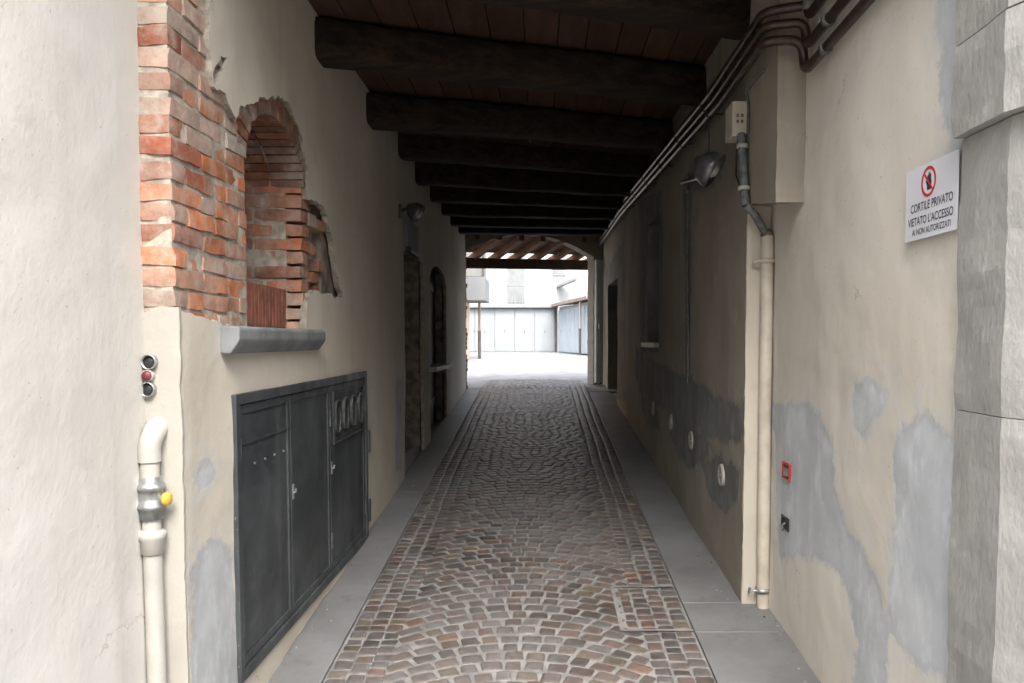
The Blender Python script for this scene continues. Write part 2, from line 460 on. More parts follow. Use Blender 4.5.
while y0 < 16.2:
    x = xa + random.uniform(-.03, .0)
    while x < xb - .03:
        l = random.uniform(.09, .125)
        if x + l > xb - .04: l = xb - x
        xc = x + l / 2; t = (xc - xm) / hw
        yc = y0 - SAG * t * t
        slope = -2 * SAG * t / hw
        if xc > SLAB[2] + .02 and SLAB[0] - .01 < yc < SLAB[1] + .02: x += l; continue
        if yc > 2.0 and x + l > xa + .03:
            ln = l * math.sqrt(1 + slope * slope) * .96
            stone(xc, yc + random.uniform(-.006, .006), 1, slope * .9, ln - .011, .090 / math.sqrt(1 + .6 * slope * slope) - .003)
        x += l
    y0 += .098
y = SLAB[0] + .03
while y < SLAB[1] - .06:
    stone((SLAB[2] + xb) / 2 + .012, y + .045, 0, 1, .08, xb - SLAB[2] - .03); y += .092
o = cob.build('cobblestones', M['cobble'], bed)

mb = MB()                                     # mortar frame of the cover panel
for a, b, c_, d_ in ((SLAB[2] - .018, SLAB[0], SLAB[2] + .006, SLAB[1]), (SLAB[2] - .018, SLAB[1], PX1, SLAB[1] + .022), (SLAB[2] - .018, SLAB[0] - .022, PX1, SLAB[0])):
    mb.add([(a, b, gz(b) + .0145), (c_, b, gz(b) + .0145), (c_, d_, gz(d_) + .0145), (a, d_, gz(d_) + .0145)], [(0, 1, 2, 3)])
mb.build('mortar_frame', M['joint'], bed)
# smooth kerb strips along both walls
def kerb(name, x0, x1, y0, y1, joints, dz=.014):
    mb = MB(); ys = [y0] + joints + [y1]
    for a, b in zip(ys, ys[1:]):
        b2 = b - .003
        mb.add([(x0, a, gz(a) + dz), (x1, a, gz(a) + dz), (x1, b2, gz(b2) + dz), (x0, b2, gz(b2) + dz),
                (x0, a, gz(a) - .05), (x1, a, gz(a) - .05), (x1, b2, gz(b2) - .05), (x0, b2, gz(b2) - .05)],
               [(0, 1, 2, 3), (0, 4, 5, 1), (1, 5, 6, 2), (2, 6, 7, 3), (3, 7, 4, 0)])
    return props(mb.build(name, M['concrete'], bevel=.004), kind='structure')
kerb('kerb_strip', XLN, PX0 - .004, 1.0, 2.5, [])
kerb('kerb_strip', XL - .03, PX0 - .004, 2.5, 13.4, [6.9, 10.2])
kerb('kerb_strip', PX1 + .004, XRN + .01, 1.0, 2.5, [])
kerb('kerb_strip', PX1 + .004, XRN + .01, 2.5, 4.5, [4.12])
kerb('kerb_strip', PX1 + .004, XR + .02, 4.5, 14.3, [7.4, 10.8])

gr_ = MB()
for i in range(230):
    sd_ = random.random() < .5; y = 2.6 + random.random() ** 1.6 * 10
    edge = (XL if y > PYL_ else XLN) if sd_ else (XR if y > 4.5 else XRN)
    x = edge + (1 if sd_ else -1) * (abs(random.gauss(0, .05)) + .012)
    if random.random() < .12: x = random.uniform(PX0, PX1)
    q = random.uniform(.0015, .005); gr_.tint = random.choice(((.20, .17, .13), (.30, .28, .25), (.12, .08, .05), (.36, .34, .30)))
    z = gz(y) + .015; gr_.box((x - q, y - q * random.uniform(.6, 2), z), (x + q, y + q * random.uniform(.6, 2), z + q * random.uniform(.3, 1)), q * .4)
props(gr_.build('grit', M['grit']), kind='stuff')

# ================================================================== WALLS NEXT TO THE STREET AND IN THE PASSAGE
# --- near wall on the gas-pipe side
w = thing('plaster_wall', 'bare pale plaster wall in front of the white gas pipe, nearest the street', 'wall', (XLN, 1.6, gz(2)), kind='thing')
sheet('plaster', M['plaster_near'], w, (XLN, 0, 0), (0, 1, 0), (1, 0, 0), [(.9, -1.75), (2.82, -1.75), (2.82, 3.1), (.9, 3.1)], depth=.06, amp=.010)
mb = MB(); mb.box((-1.75, .92, -1.8), (XLN - .05, 2.80, 3.1)); mb.build('masonry', M['rubble'], w)

# --- passage wall with the niche
PYL = 2.78
w = thing('passage_wall', 'long plaster wall with exposed orange brick, small arched niche and dark iron cabinet', 'wall', (XL, 6, gz(6)), kind='thing')
hole_b = pxpoly([(150, 311), (186, 311), (224, 325), (236, 331), (306, 331), (307, 318), (309, 291), (326, 293), (336, 297), (343, 297), (340, 283), (337, 268), (335, 246), (330, 226), (326, 207),
                 (317, 203), (308, 199), (307, 188), (308, 168), (304, 142), (298, 122), (290, 108), (279, 98), (264, 97), (247, 104), (238, 114), (235, 118), (231, 108), (225, 94), (213, 86),
                 (212, 70), (209, 40), (210, 10), (211, -60), (140, -60)], XL)
hole_b = [(y if y > 2.6 else 2.6, z) for y, z in hole_b]
chip = pxpoly([(214, 66), (221, 54), (227, 58), (226, 68), (217, 80), (213, 84)], XL)
door_a = [(7.38, -1.5), (8.62, -1.5), (8.62, .82), (7.38, .82)]
arch = [(9.1 + .8 - .8 * math.cos(k * math.pi / 10), .62 + .28 * math.sin(k * math.pi / 10)) for k in range(11)]
door_b = [(9.1, -1.5)] + arch + [(10.7, -1.5)]
cab_h = [(3.236, -1.424), (5.699, -1.424), (5.699, -.223), (3.236, -.223)]
pl = [pxpoly(q, XL) for q in (
    [(192, 575), (206, 548), (226, 540), (233, 560), (236, 590), (238, 700), (190, 700)],
    [(226, 296), (236, 300), (234, 326), (222, 324)],
    [(196, 470), (214, 462), (216, 482), (200, 490)],
    [(395, 380), (402, 378), (402, 470), (396, 470)])]
sheet('plaster', M['plaster_passage'], w, (XL, 0, 0), (0, 1, 0), (1, 0, 0), [(PYL + .014, -1.75), (13.55, -1.75), (13.55, TOP), (PYL + .014, TOP)],
      [hole_b, chip, door_a, door_b, cab_h], depth=.035, step=.045, amp=.011, jag=(.022, .02, 0, .0), patches=pl, rim=M['rim'])
mb = MB()
# plastered foot of the pier that faces the street, below the brick
pierz = .115
sheet('pier_plaster', M['plaster_pier'], w, (0, PYL, 0), (1, 0, 0), (0, -1, 0), [(XLN - .02, -1.75), (XL, -1.75), (XL, pierz), (XLN - .02, pierz - .02)], depth=.016, step=.03, amp=.004, ojag=.004)
# backing masonry, deep enough for niche and doorways
mb.box((-2.0, 2.83, -1.8), (-1.60, 13.5, 2.1))
mb.box((-1.61, 4.80, -1.8), (-1.305, 7.36, 2.1)); mb.box((-1.61, 8.64, -1.8), (-1.305, 9.08, 2.1)); mb.box((-1.61, 10.72, -1.8), (-1.305, 13.5, 2.1))
mb.box((-1.61, 7.36, .84), (-1.306, 8.64, 2.1)); mb.box((-1.61, 9.08, .93), (-1.306, 10.72, 2.1))
mb.box((-1.61, 2.86, -1.8), (-1.315, 4.80, .03)); mb.box((-1.61, 2.86, 1.2), (-1.315, 4.80, 2.1))
mb.build('masonry', M['rubble'], w)
BP = [((.46, .155, .06), 4), ((.41, .13, .052), 3.5), ((.35, .14, .08), 2.5), ((.34, .16, .11), 2), ((.42, .30, .24), 1.6), ((.28, .085, .045), 1.6)]
def bcol(z=None, pale=0):
    c = random.choices([p for p, _ in BP], [q for _, q in BP])[0]; k = random.uniform(.78, 1.12)
    g = (.40, .315, .26)
    m = random.random() * pale
    return tuple((x * (1 - m) + y * m) * k for x, y in zip(c, g))
br = MB(); mo = MB(); H = .0745
NY0, NY1, NXB = 3.50, 4.31, -1.585
z = .035; k = 0
while z < TOP:
    pale = .22 if .3 < z < .8 else (.95 if z >= .8 else (.9 if z < .19 else .4))
    hb = H - .009 + random.uniform(-.003, .003)
    wv = .004 * math.sin(k * 1.7)
    # pier: from its street face to the niche (or to where the plaster starts higher up)
    y = PYL + .012; first = True
    yend = NY0 if z < 1.02 else 3.45
    while y < yend - .01:
        L = (.12 if k % 2 else .25) if first else random.choice((.24, .245, .125, .25))
        if y + L > yend - .05: L = yend - y
        br.tint = bcol(pale=pale) if not (y > 3.08 and z > .72) else random.choice(((.30, .27, .23), (.24, .21, .18), (.34, .25, .19)))
        dx = random.uniform(-.006, .004)
        zz = z + wv + random.uniform(-.003, .003)
        br.rbox((-1.46 if first else -1.40, y + (random.uniform(-.006, .004)), zz), (-1.268 + dx, y + L - .012, zz + hb), .0035)
        first = False; y += L
    if z < 1.02:            # inner face of the near jamb
        br.tint = bcol(pale=.6); br.rbox((NXB, NY0 - .11, z + .002), (-1.42, NY0 - .003, z + hb), .003)
    # far jamb: its face looks back to the street
    if z < 1.06:
        cuts = [NXB + .012, random.choice((-1.45, -1.42, -1.47)), -1.264] if k % 2 else [NXB + .012, -1.53, -1.264]
        pj = .25 if .28 < z < .7 else .85
        for i in range(2):
            br.tint = bcol(pale=pj)
            br.rbox((cuts[i], NY1 + random.uniform(-.005, .007), z), (cuts[i + 1] - .01 + random.uniform(-.006, .004), NY1 + .13, z + hb), .0035)
        # broken hole beyond it: bricks set back unevenly, some missing
        y = NY1 + .15
        while y < 4.86:
            L = random.choice((.12, .14, .2))
            if random.random() > .22:
                br.tint = bcol(pale=.5); back = random.choice((0, .02, .05, .10))
                br.rbox((-1.56, y, z + random.uniform(-.004, .004)), (-1.268 - back, y + L - .014, z + hb), .006)
            y += L
    z += H; k += 1
# brick arch over the niche
SPZ, CR = .81, (NY0 + NY1) / 2
nv = 19
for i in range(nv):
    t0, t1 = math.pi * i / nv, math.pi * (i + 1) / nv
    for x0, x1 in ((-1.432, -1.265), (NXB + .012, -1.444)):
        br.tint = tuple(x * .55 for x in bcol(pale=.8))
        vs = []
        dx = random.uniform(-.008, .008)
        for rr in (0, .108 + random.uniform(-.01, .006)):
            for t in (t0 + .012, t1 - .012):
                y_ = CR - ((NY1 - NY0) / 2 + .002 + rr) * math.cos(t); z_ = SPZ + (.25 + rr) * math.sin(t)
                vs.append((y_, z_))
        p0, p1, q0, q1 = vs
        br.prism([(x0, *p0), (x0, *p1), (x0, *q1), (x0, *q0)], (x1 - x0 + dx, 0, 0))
# back of the niche, half bricks showing through mortar
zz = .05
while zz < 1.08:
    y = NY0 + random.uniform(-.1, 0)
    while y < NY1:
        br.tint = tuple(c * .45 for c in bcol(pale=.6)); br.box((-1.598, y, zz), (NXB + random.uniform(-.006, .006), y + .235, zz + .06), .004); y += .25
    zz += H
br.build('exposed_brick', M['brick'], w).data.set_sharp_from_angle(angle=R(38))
mo.box((-1.62, PYL + .03, .02), (-1.276, NY0 - .008, TOP)); mo.box((-1.62, NY1 + .007, .02), (-1.36, 4.8, 1.08))
mo.box((-1.47, PYL + .0165, .02), (-1.277, PYL + .04, TOP))
mo.box((-1.62, NY0, .0), (-1.595, NY1, 1.12))
ring = [(CR - .425 * math.cos(math.pi * i / 16), SPZ + .27 * math.sin(math.pi * i / 16)) for i in range(17)] + [(CR + .525 * math.cos(math.pi * i / 16), SPZ + .345 * math.sin(math.pi * i / 16)) for i in range(17)]
mo.prism([(-1.60, y, z) for y, z in ring], (.30, 0, 0))
mo.build('mortar', M['mortar'], w)
mb = MB()     # thick bed of mortar and rubble under the brick, on the pier's ledge
for i in range(16):
    y = 2.80 + i * .036; mb.box((-1.42, y, .0), (-1.262 - random.uniform(0, .02), y + .05, .045 + random.uniform(0, .02)), .006)
mb.build('mortar_bed', M['mortar'], w, bevel=.008)
# stone sill under the niche
mb = MB()
p0 = 3.14
mb.prism([(-1.30, 0, -.055), (-1.215, 0, -.055), (-1.19, 0, -.02), (-1.178, 0, .0), (-1.178, 0, .045), (-1.188, 0, .055), (-1.40, 0, .06)], (0, 1.27, 0))
for v_ in mb.v: v_.y += p0
mb.build('sill', M['sill'], w, bevel=.008)
# doorways
def plank_door(name, X, y0, y1, z0, z1, mat, parent, nb=5):
    mb = MB(); wd = (y1 - y0) / nb
    for i in range(nb): mb.box((X - .04, y0 + i * wd + .004, z0), (X + random.uniform(0, .006), y0 + (i + 1) * wd - .004, z1))
    for zc in (z0 + .25, z1 - .3): mb.box((X + .004, y0 + .03, zc), (X + .025, y1 - .03, zc + .11))
    return mb.build(name, mat, parent, bevel=.004)
d = plank_door('door', -1.52, 7.38, 8.62, gz(8), .80, M['dark_wood'], w)
mb = MB(); mb.tube([(-1.50, 7.5, -.3), (-1.455, 7.5, -.3), (-1.45, 7.60, -.3)], .011); mb.build('handle', M['zinc'], d)
d = plank_door('door', -1.40, 9.1, 10.7, gz(10), .92, M['dark_wood'], w, 6)
d['label'] = 'dark arched double door'
mb = MB(); mb.box((-1.42, 9.02, -.36), (-1.16, 10.55, -.31)); mb.build('ledge', M['disc'], w, bevel=.006)
mb = MB(); mb.box((-1.34, 7.42, -1.5), (-1.30, 8.58, gz(7.4) + .16)); mb.build('doorstep', M['stone'], w, bevel=.01)
mb = MB()
for i in range(3):
    y = PYL - .005 + i * .0; mb.box((-1.335 + i * .022, PYL - .018 - i * .004, -1.70), (-1.30 + i * .025, PYL + .02, -1.49 - i * .03), .008)
mb.build('bare_brick_foot', M['earth'], w, bevel=.008)

# --- near wall with the notice
SY = 2.43
w = thing('plaster_wall', 'cream plaster wall with grey cement repairs and a pasted notice, beside the stone jamb', 'wall', (XRN, 3.4, gz(3.4)), kind='thing')
pr = [pxpoly(q, XRN) for q in (
    [(904, 424), (915, 415), (926, 412), (936, 420), (944, 434), (962, 446), (968, 700), (950, 690), (930, 670), (906, 655), (892, 640), (889, 610), (891, 560), (896, 520), (895, 490), (892, 460), (897, 440)],
    [(765, 402), (790, 405), (806, 404), (822, 420), (832, 440), (834, 470), (836, 500), (846, 525), (862, 545), (872, 565), (884, 590), (888, 640), (888, 720), (852, 720), (856, 640), (850, 600), (836, 575), (815, 558), (798, 555), (786, 564), (780, 556), (776, 500), (776, 430), (765, 425)],
    [(858, 386), (868, 374), (874, 384), (888, 388), (887, 408), (876, 420), (864, 440), (856, 428), (853, 402)],
    [(940, -40), (990, -40), (990, 152), (948, 152), (943, 118), (938, 70)])]
sheet('plaster', M['plaster_sign'], w, (XRN, 0, 0), (0, 1, 0), (-1, 0, 0), [(SY - .06, -1.75), (4.55, -1.75), (4.55, 3.1), (SY - .06, 3.1)], depth=.06, step=.04, amp=.012, patches=pr)
mb = MB(); mb.box((XRN + .05, 1.9, -1.8), (1.8, 4.6, 3.1)); mb.build('masonry', M['rubble'], w)

# --- passage wall with the pipes
PYR = 4.49
w = thing('passage_wall', 'long plaster wall toned dark for shade, with grey repairs, brown pipes and round white caps', 'wall', (XR, 8, gz(8)), kind='thing')
win = [(7.75, -.02), (8.6, -.02), (8.6, 1.22), (7.75, 1.22)]
door_r = [(11.9, -1.5), (13.6, -1.5), (13.6, .92), (11.9, .92)]
pr = [pxpoly(q, XR) for q in (
    [(636, 345), (645, 362), (662, 375), (690, 377), (715, 395), (740, 407), (768, 398), (768, 445), (745, 438), (722, 424), (700, 410), (684, 400), (662, 396), (640, 394), (634, 370)],
    [(668, 408), (684, 412), (700, 432), (712, 446), (704, 462), (690, 470), (676, 452)], [(646, 356), (700, 384), (742, 412), (742, 446), (712, 436), (676, 414), (648, 402)],
    [(702, 466), (715, 455), (728, 462), (741, 470), (737, 500), (722, 512), (708, 494)],
    [(683.5, 176), (692, 176), (690, 300), (690, 385), (686, 385), (685.5, 300)],
    [(640, 200), (662, 190), (663, 345), (658, 352), (640, 352)],
    [(606, 270), (624, 240), (626, 400), (612, 400)], [(683, 175), (700, 168), (722, 176), (712, 188), (690, 192)],
    [(664, 402), (676, 405), (690, 430), (686, 452), (672, 440)], [(640, 396), (656, 400), (660, 430), (646, 425)])]
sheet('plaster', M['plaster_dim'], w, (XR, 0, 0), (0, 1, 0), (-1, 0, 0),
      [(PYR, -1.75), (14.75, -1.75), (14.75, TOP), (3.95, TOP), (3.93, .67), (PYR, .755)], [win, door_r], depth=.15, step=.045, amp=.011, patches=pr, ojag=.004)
mb = MB()
mb.box((1.47, 4.6, -1.8), (1.85, 15.0, 2.1)); mb.box((1.22, 4.52, -1.8), (1.48, 7.73, 2.1)); mb.box((1.22, 8.62, -1.8), (1.48, 11.88, 2.1)); mb.box((1.22, 13.62, -1.8), (1.48, 15.0, 2.1))
mb.box((1.221, 7.73, 1.24), (1.48, 8.62, 2.1)); mb.box((1.221, 7.73, -1.8), (1.48, 8.62, -.03)); mb.box((1.221, 11.88, .94), (1.48, 13.62, 2.1))
mb.box((1.20, 4.0, .79), (1.285, 4.52, 2.1)); mb.build('masonry', M['rubble'], w)
wd = MB(); wd.box((1.36, 7.75, .0), (1.40, 8.6, 1.22)); wd = wd.build('window', M['dark_wood'], w)
fr = MB()
for y in (7.75, 8.145, 8.55): fr.box((1.32, y, 0), (1.357, y + .05, 1.22))
for z in (0, .58, 1.17): fr.box((1.325, 7.8, z + .001), (1.355, 8.55, z + .05))
fr.build('frame', M['dark_wood'], wd)
mb = MB(); mb.box((1.09, 7.70, -.075), (1.36, 8.64, -.025)); mb.build('sill', M['disc'], wd, bevel=.006)
mb = MB(); nb = 6
for i in range(nb):
    y = 11.9 + i * 1.7 / nb; mb.box((1.32, y + .004, gz(12)), (1.36, y + 1.7 / nb - .004, .92))
d = mb.build('door', M['dark_wood'], w); mb = MB(); mb.tube([(1.32, 12.6, -.1), (1.27, 12.6, -.1), (1.265, 12.72, -.1)], .012); mb.build('handle', M['zinc'], d)
# pale render on the return beside the downpipe
sheet('pale_return', M['plaster_return'], w, (0, PYR - .006, 0), (1, 0, 0), (0, -1, 0), [(XR + .002, -1.62), (XRN - .008, -1.62), (XRN - .008, .735), (XR + .07, .745), (XR + .002, .745)], depth=.004, step=.04, amp=.002, ojag=.004)

# --- cross wall at the courtyard end, with a shallow arch
w = thing('end_wall', 'dark cross wall with a shallow arch opening onto the bright courtyard', 'wall', (0, 14.1, gz(14)), kind='thing')
o0 = Vector((XL, 13.5, 0))
LW = 2.4 / SK.x
sj = (.975 - XL) / SK.x
ar = [(sj * k / 14, 1.50 + .33 * math.sin(math.pi * k / 14) ** .85) for k in range(15)]
outl = [(-.3, TOP + .2), (-.3, -1.2)] + [(0.0, -1.2)] + ar + [(sj, -1.2), (LW + .3, -1.2), (LW + .3, TOP + .2)]
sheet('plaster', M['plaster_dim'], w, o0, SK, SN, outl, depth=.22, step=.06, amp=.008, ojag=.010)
# brick edge of the jamb
q = MB(); z = gz(13.6)
while z < 1.45:
    q.tint = bcol(pale=.6); e = random.uniform(0, .035); a = o0 - SN * .02
    q.obox(a + Vector((0, 0, z)) - SK * .1, SK * (.11 + e), -SN * .2, Vector((0, 0, .064))); z += H
q.build('jamb_brick', M['brick'], w, bevel=.005)
mb = MB()     # upper part of the wall above the passage, closing it towards the sky
mb.obox(o0 - SK * 3 - SN * .03 + Vector((0, 0, 2.05)), SK * 9, -SN * .19, (0, 0, 3)); mb.build('upper_wall', M['facade'], w)
mb = MB()
mb.obox(o0 - SK * 6 - SN * .03 + Vector((0, 0, -1.2)), SK * 5.9, -SN * .19, (0, 0, 3.3)); mb.build('wing', M['facade'], w); mb = MB(); mb.obox(o0 + SK * (LW + .1) - SN * .03 + Vector((0, 0, -1.2)), SK * 6, -SN * .19, (0, 0, 3.3))
mb.build('wing', M['facade'], w)
# pale gate leaf folded back beside the opening
g = thing('gate_leaf', 'narrow white painted gate leaf folded back beside the courtyard arch', 'gate', (1.03, 14.2, gz(14.2)))
a = UX(595.5, 386, .96); b = UX(603.2, 386, 1.10)
pa, pb = Vector((.985, 14.2, 0)), Vector((1.12, 14.3, 0)); zt = 1.42
mb = MB(); dd = (pb - pa); nn = Vector((dd.y, -dd.x, 0)).normalized()
mb.obox(pa + Vector((0, 0, gz(14) + .05)), dd, -nn * .035, (0, 0, zt - gz(14) - .05)); mb.build('leaf_panel', M['white_door'], g, bevel=.004)
mb = MB()
for f0, f1 in ((0, .2), (.4, .58), (.8, 1)): mb.obox(pa + dd * f0 + Vector((0, 0, gz(14) + .06)) + nn * .016, dd * (f1 - f0), -nn * .014, (0, 0, zt - gz(14) - .08))
mb.build('stile', M['white_door'], g)
mb = MB(); mb.tube([pa + nn * .02 + Vector((.03, 0, .2)), pa + nn * .05 + Vector((.03, 0, .2)), pa + nn * .05 + Vector((.03, 0, .3))], .01); mb.build('handle', M['zinc'], g)

# --- stone jamb of the street portal
w = thing('stone_jamb', 'rough grey stone jamb of the street portal with an overhanging capital block', 'pillar', (1.25, 2.1, -1.66))
def rough_block(name, plan, z0, z1, mat, step=.05, amp=.008):
    """a dressed block: plan outline swept upwards with a hammered surface"""
    mb = MB(); P = subdivide(plan, step, 0); n = len(P); ks = max(2, int((z1 - z0) / step)); vs = []
    cx = sum(p[0] for p in P) / n; cy = sum(p[1] for p in P) / n
    for i in range(ks + 1):
        z = z0 + (z1 - z0) * i / ks; sh = .99 if i in (0, ks) else 1
        for x, y in P:
            k = 1 + amp * 3.2 * (noise.noise((x * 6, y * 6, z * 6)) + .5 * noise.noise((x * 19, y * 19, z * 19)))
            vs.append((cx + (x - cx) * sh * k, cy + (y - cy) * sh * k, z))
    fs = [(i * n + j, i * n + (j + 1) % n, (i + 1) * n + (j + 1) % n, (i + 1) * n + j) for i in range(ks) for j in range(n)]
    fs += [tuple(range(n))[::-1], tuple(range(ks * n, ks * n + n))]
    mb.add(vs, fs, False); return mb.build(name, mat, w)
plan = [(1.262, SY), (1.255, 2.17), (1.40, 1.75), (1.75, 1.75), (1.75, SY)]
capz = UX(960, 136, 1.24).z
zj = UX(970, 412, 1.26).z
rough_block('shaft_block', plan, -1.7, zj - .0012, M['stone'])
rough_block('shaft_block', plan, zj + .0012, capz - .004, M['stone'])
pc = [(1.232, SY + .005), (1.222, 2.15), (1.37, 1.72), (1.75, 1.72), (1.75, SY + .005)]
cz2 = UX(960, 45, 1.24).z
rough_block('capital_block', pc, capz, cz2 - .004, M['stone'])
rough_block('capital_block', [(x + .006, y) for x, y in pc], cz2 + .004, 1.5, M['stone'])
rough_block('capital_block', pc, 1.506, 3.1, M['stone'])

# --- street front above and beside the portal (behind and around the camera)
w = thing('street_facade', 'cream street front of the building around the portal', 'building', (0, 1.5, -1.66))
mb = MB()
mb.box((-9, .55, -1.9), (XLN - .004, .89, 3.12)); mb.box((1.44, 1.74, -1.9), (9, 2.1, 3.12))
mb.prism([(-9, .55, 3.13), (XLN, .55, 3.13), (1.44, 1.74, 3.13), (9, 1.74, 3.13), (9, 2.1, 3.13), (1.44, 2.4, 3.13), (XLN, 2.4, 3.13), (-9, 1.0, 3.13)], (0, 0, 5))
mb.build('front_wall', M['facade'], w)

w = thing('house', 'plain unseen house added across the street to block low sky light', 'house', (0, -5, -1.66))
mb = MB(); mb.box((-16, -14, -1.9), (16, -5, 4.2)); mb.build('front_wall', M['opposite'], w)  # unseen mass, added and sized to keep low sky light out of the passage
mb = MB(); mb.box((-16.3, -14.3, 4.2), (16.3, -4.6, 4.45)); mb.build('roof', M['roof_tile'], w)
for hx in (-9, -4.5, 0, 4.5, 9):
    for hz in (-.4, 2.2):
        mb = MB(); mb.box((hx - .6, -5.03, hz), (hx + .6, -4.97, hz + 1.7)); mb.build('window', M['shutter'], w)

# ================================================================== CEILING
w = thing('plank_ceiling', 'reddish brown board ceiling of the passage above the log beams', 'ceiling', (0, 8, 1.9), kind='thing')
mb = MB(); x = XL - .25
while x < XR + .25:
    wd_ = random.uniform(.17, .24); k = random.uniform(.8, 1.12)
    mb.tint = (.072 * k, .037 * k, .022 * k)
    z0 = 1.815 + .1 * (x - XL) / 2.4 + random.uniform(0, .004); z1 = 1.815 + .1 * (x + wd_ - XL) / 2.4
    ya = random.uniform(5, 9)
    for a, b in ((2.6, ya), (ya + .006, 15.1)):
        mb.obox((x + .004, a, z0), (wd_ - .008, 0, z1 - z0), (0, b - a, 0), (0, 0, .03))
    x += wd_
mb.build('boards', M['plank'], w)
mb = MB(); mb.box((-2.2, 2.35, 1.99), (2.2, 15.2, 2.04)); mb.box((-2.2, 2.42, 2.04), (2.2, 2.6, 5.0)); mb.build('upper_floor', M['facade'], w)
def beam(yl, yr, zl, zr, h, wd, label, group=None):
    c = Vector(((XL + XR) / 2, (yl + yr) / 2, (zl + zr) / 2))
    t = thing('ceiling_beam', label, 'beam', c, group)
    mb = MB(); n = 24; ks = 40; vs = []; sd = random.random() * 50
    A = Vector((XL - .12, yl - .05, zl)); B = Vector((XR + .12, yr + .05, zr)); D = (B - A).normalized(); N2 = Vector((-D.y, D.x, 0)).normalized()
    for i in range(ks + 1):
        p = A.lerp(B, i / ks) + Vector((0, 0, .012 * noise.noise((i * .12, sd, 0)))) + N2 * .02 * noise.noise((i * .1, sd, 7))
        for j in range(n):
            a = 2 * math.pi * j / n; c_, s_ = math.cos(a), math.sin(a)
            q = (abs(c_) ** 5 + abs(s_) ** 5) ** (-1 / 5)
            k = 1 + .05 * noise.noise((i * .25, c_ * 1.5 + sd, s_ * 1.5)) + .025 * noise.noise((i * .9, c_ * 4 + sd, s_ * 4))
            vs.append(p + N2 * c_ * q * wd / 2 * k + Vector((0, 0, h / 2 + s_ * q * h / 2 * k)))
    fs = [(i * n + j, i * n + (j + 1) % n, (i + 1) * n + (j + 1) % n, (i + 1) * n + j) for i in range(ks) for j in range(n)]
    fs += [tuple(range(n))[::-1], tuple(range(ks * n, ks * n + n))]
    mb.add(vs, fs, True); mb.build('log', M['log'], t)
G = 'log beams across the passage ceiling'
BL = [(3.42, 4.62, 1.575, 1.725, 'thick dark log beam nearest the street, ending above the brown pipe bend'),
      (4.66, 5.78, 1.57, 1.675, 'second dark log beam from the street, above the niche wall'),
      (5.95, 7.20, 1.555, 1.69, 'third dark log beam counted from the street side'),
      (7.25, 8.60, 1.615, 1.735, 'fourth dark log beam from the street, above the wall lamps'),
      (8.25, 9.70, 1.58, 1.72, 'fifth log beam from the street, in deep shade'),
      (9.3, 10.6, 1.585, 1.72, 'shadowed log beam, sixth counted from the street'),
      (10.35, 11.6, 1.59, 1.73, 'shadowed log beam, seventh counted from the street'),
      (11.4, 12.65, 1.60, 1.74, 'shadowed log beam, next but one to the courtyard arch'),
      (12.55, 13.8, 1.645, 1.785, 'last log beam before the courtyard arch')]
for yl, yr, zl, zr, lab in BL:
    beam(yl, yr, zl, zr, .235, .24, lab, G)

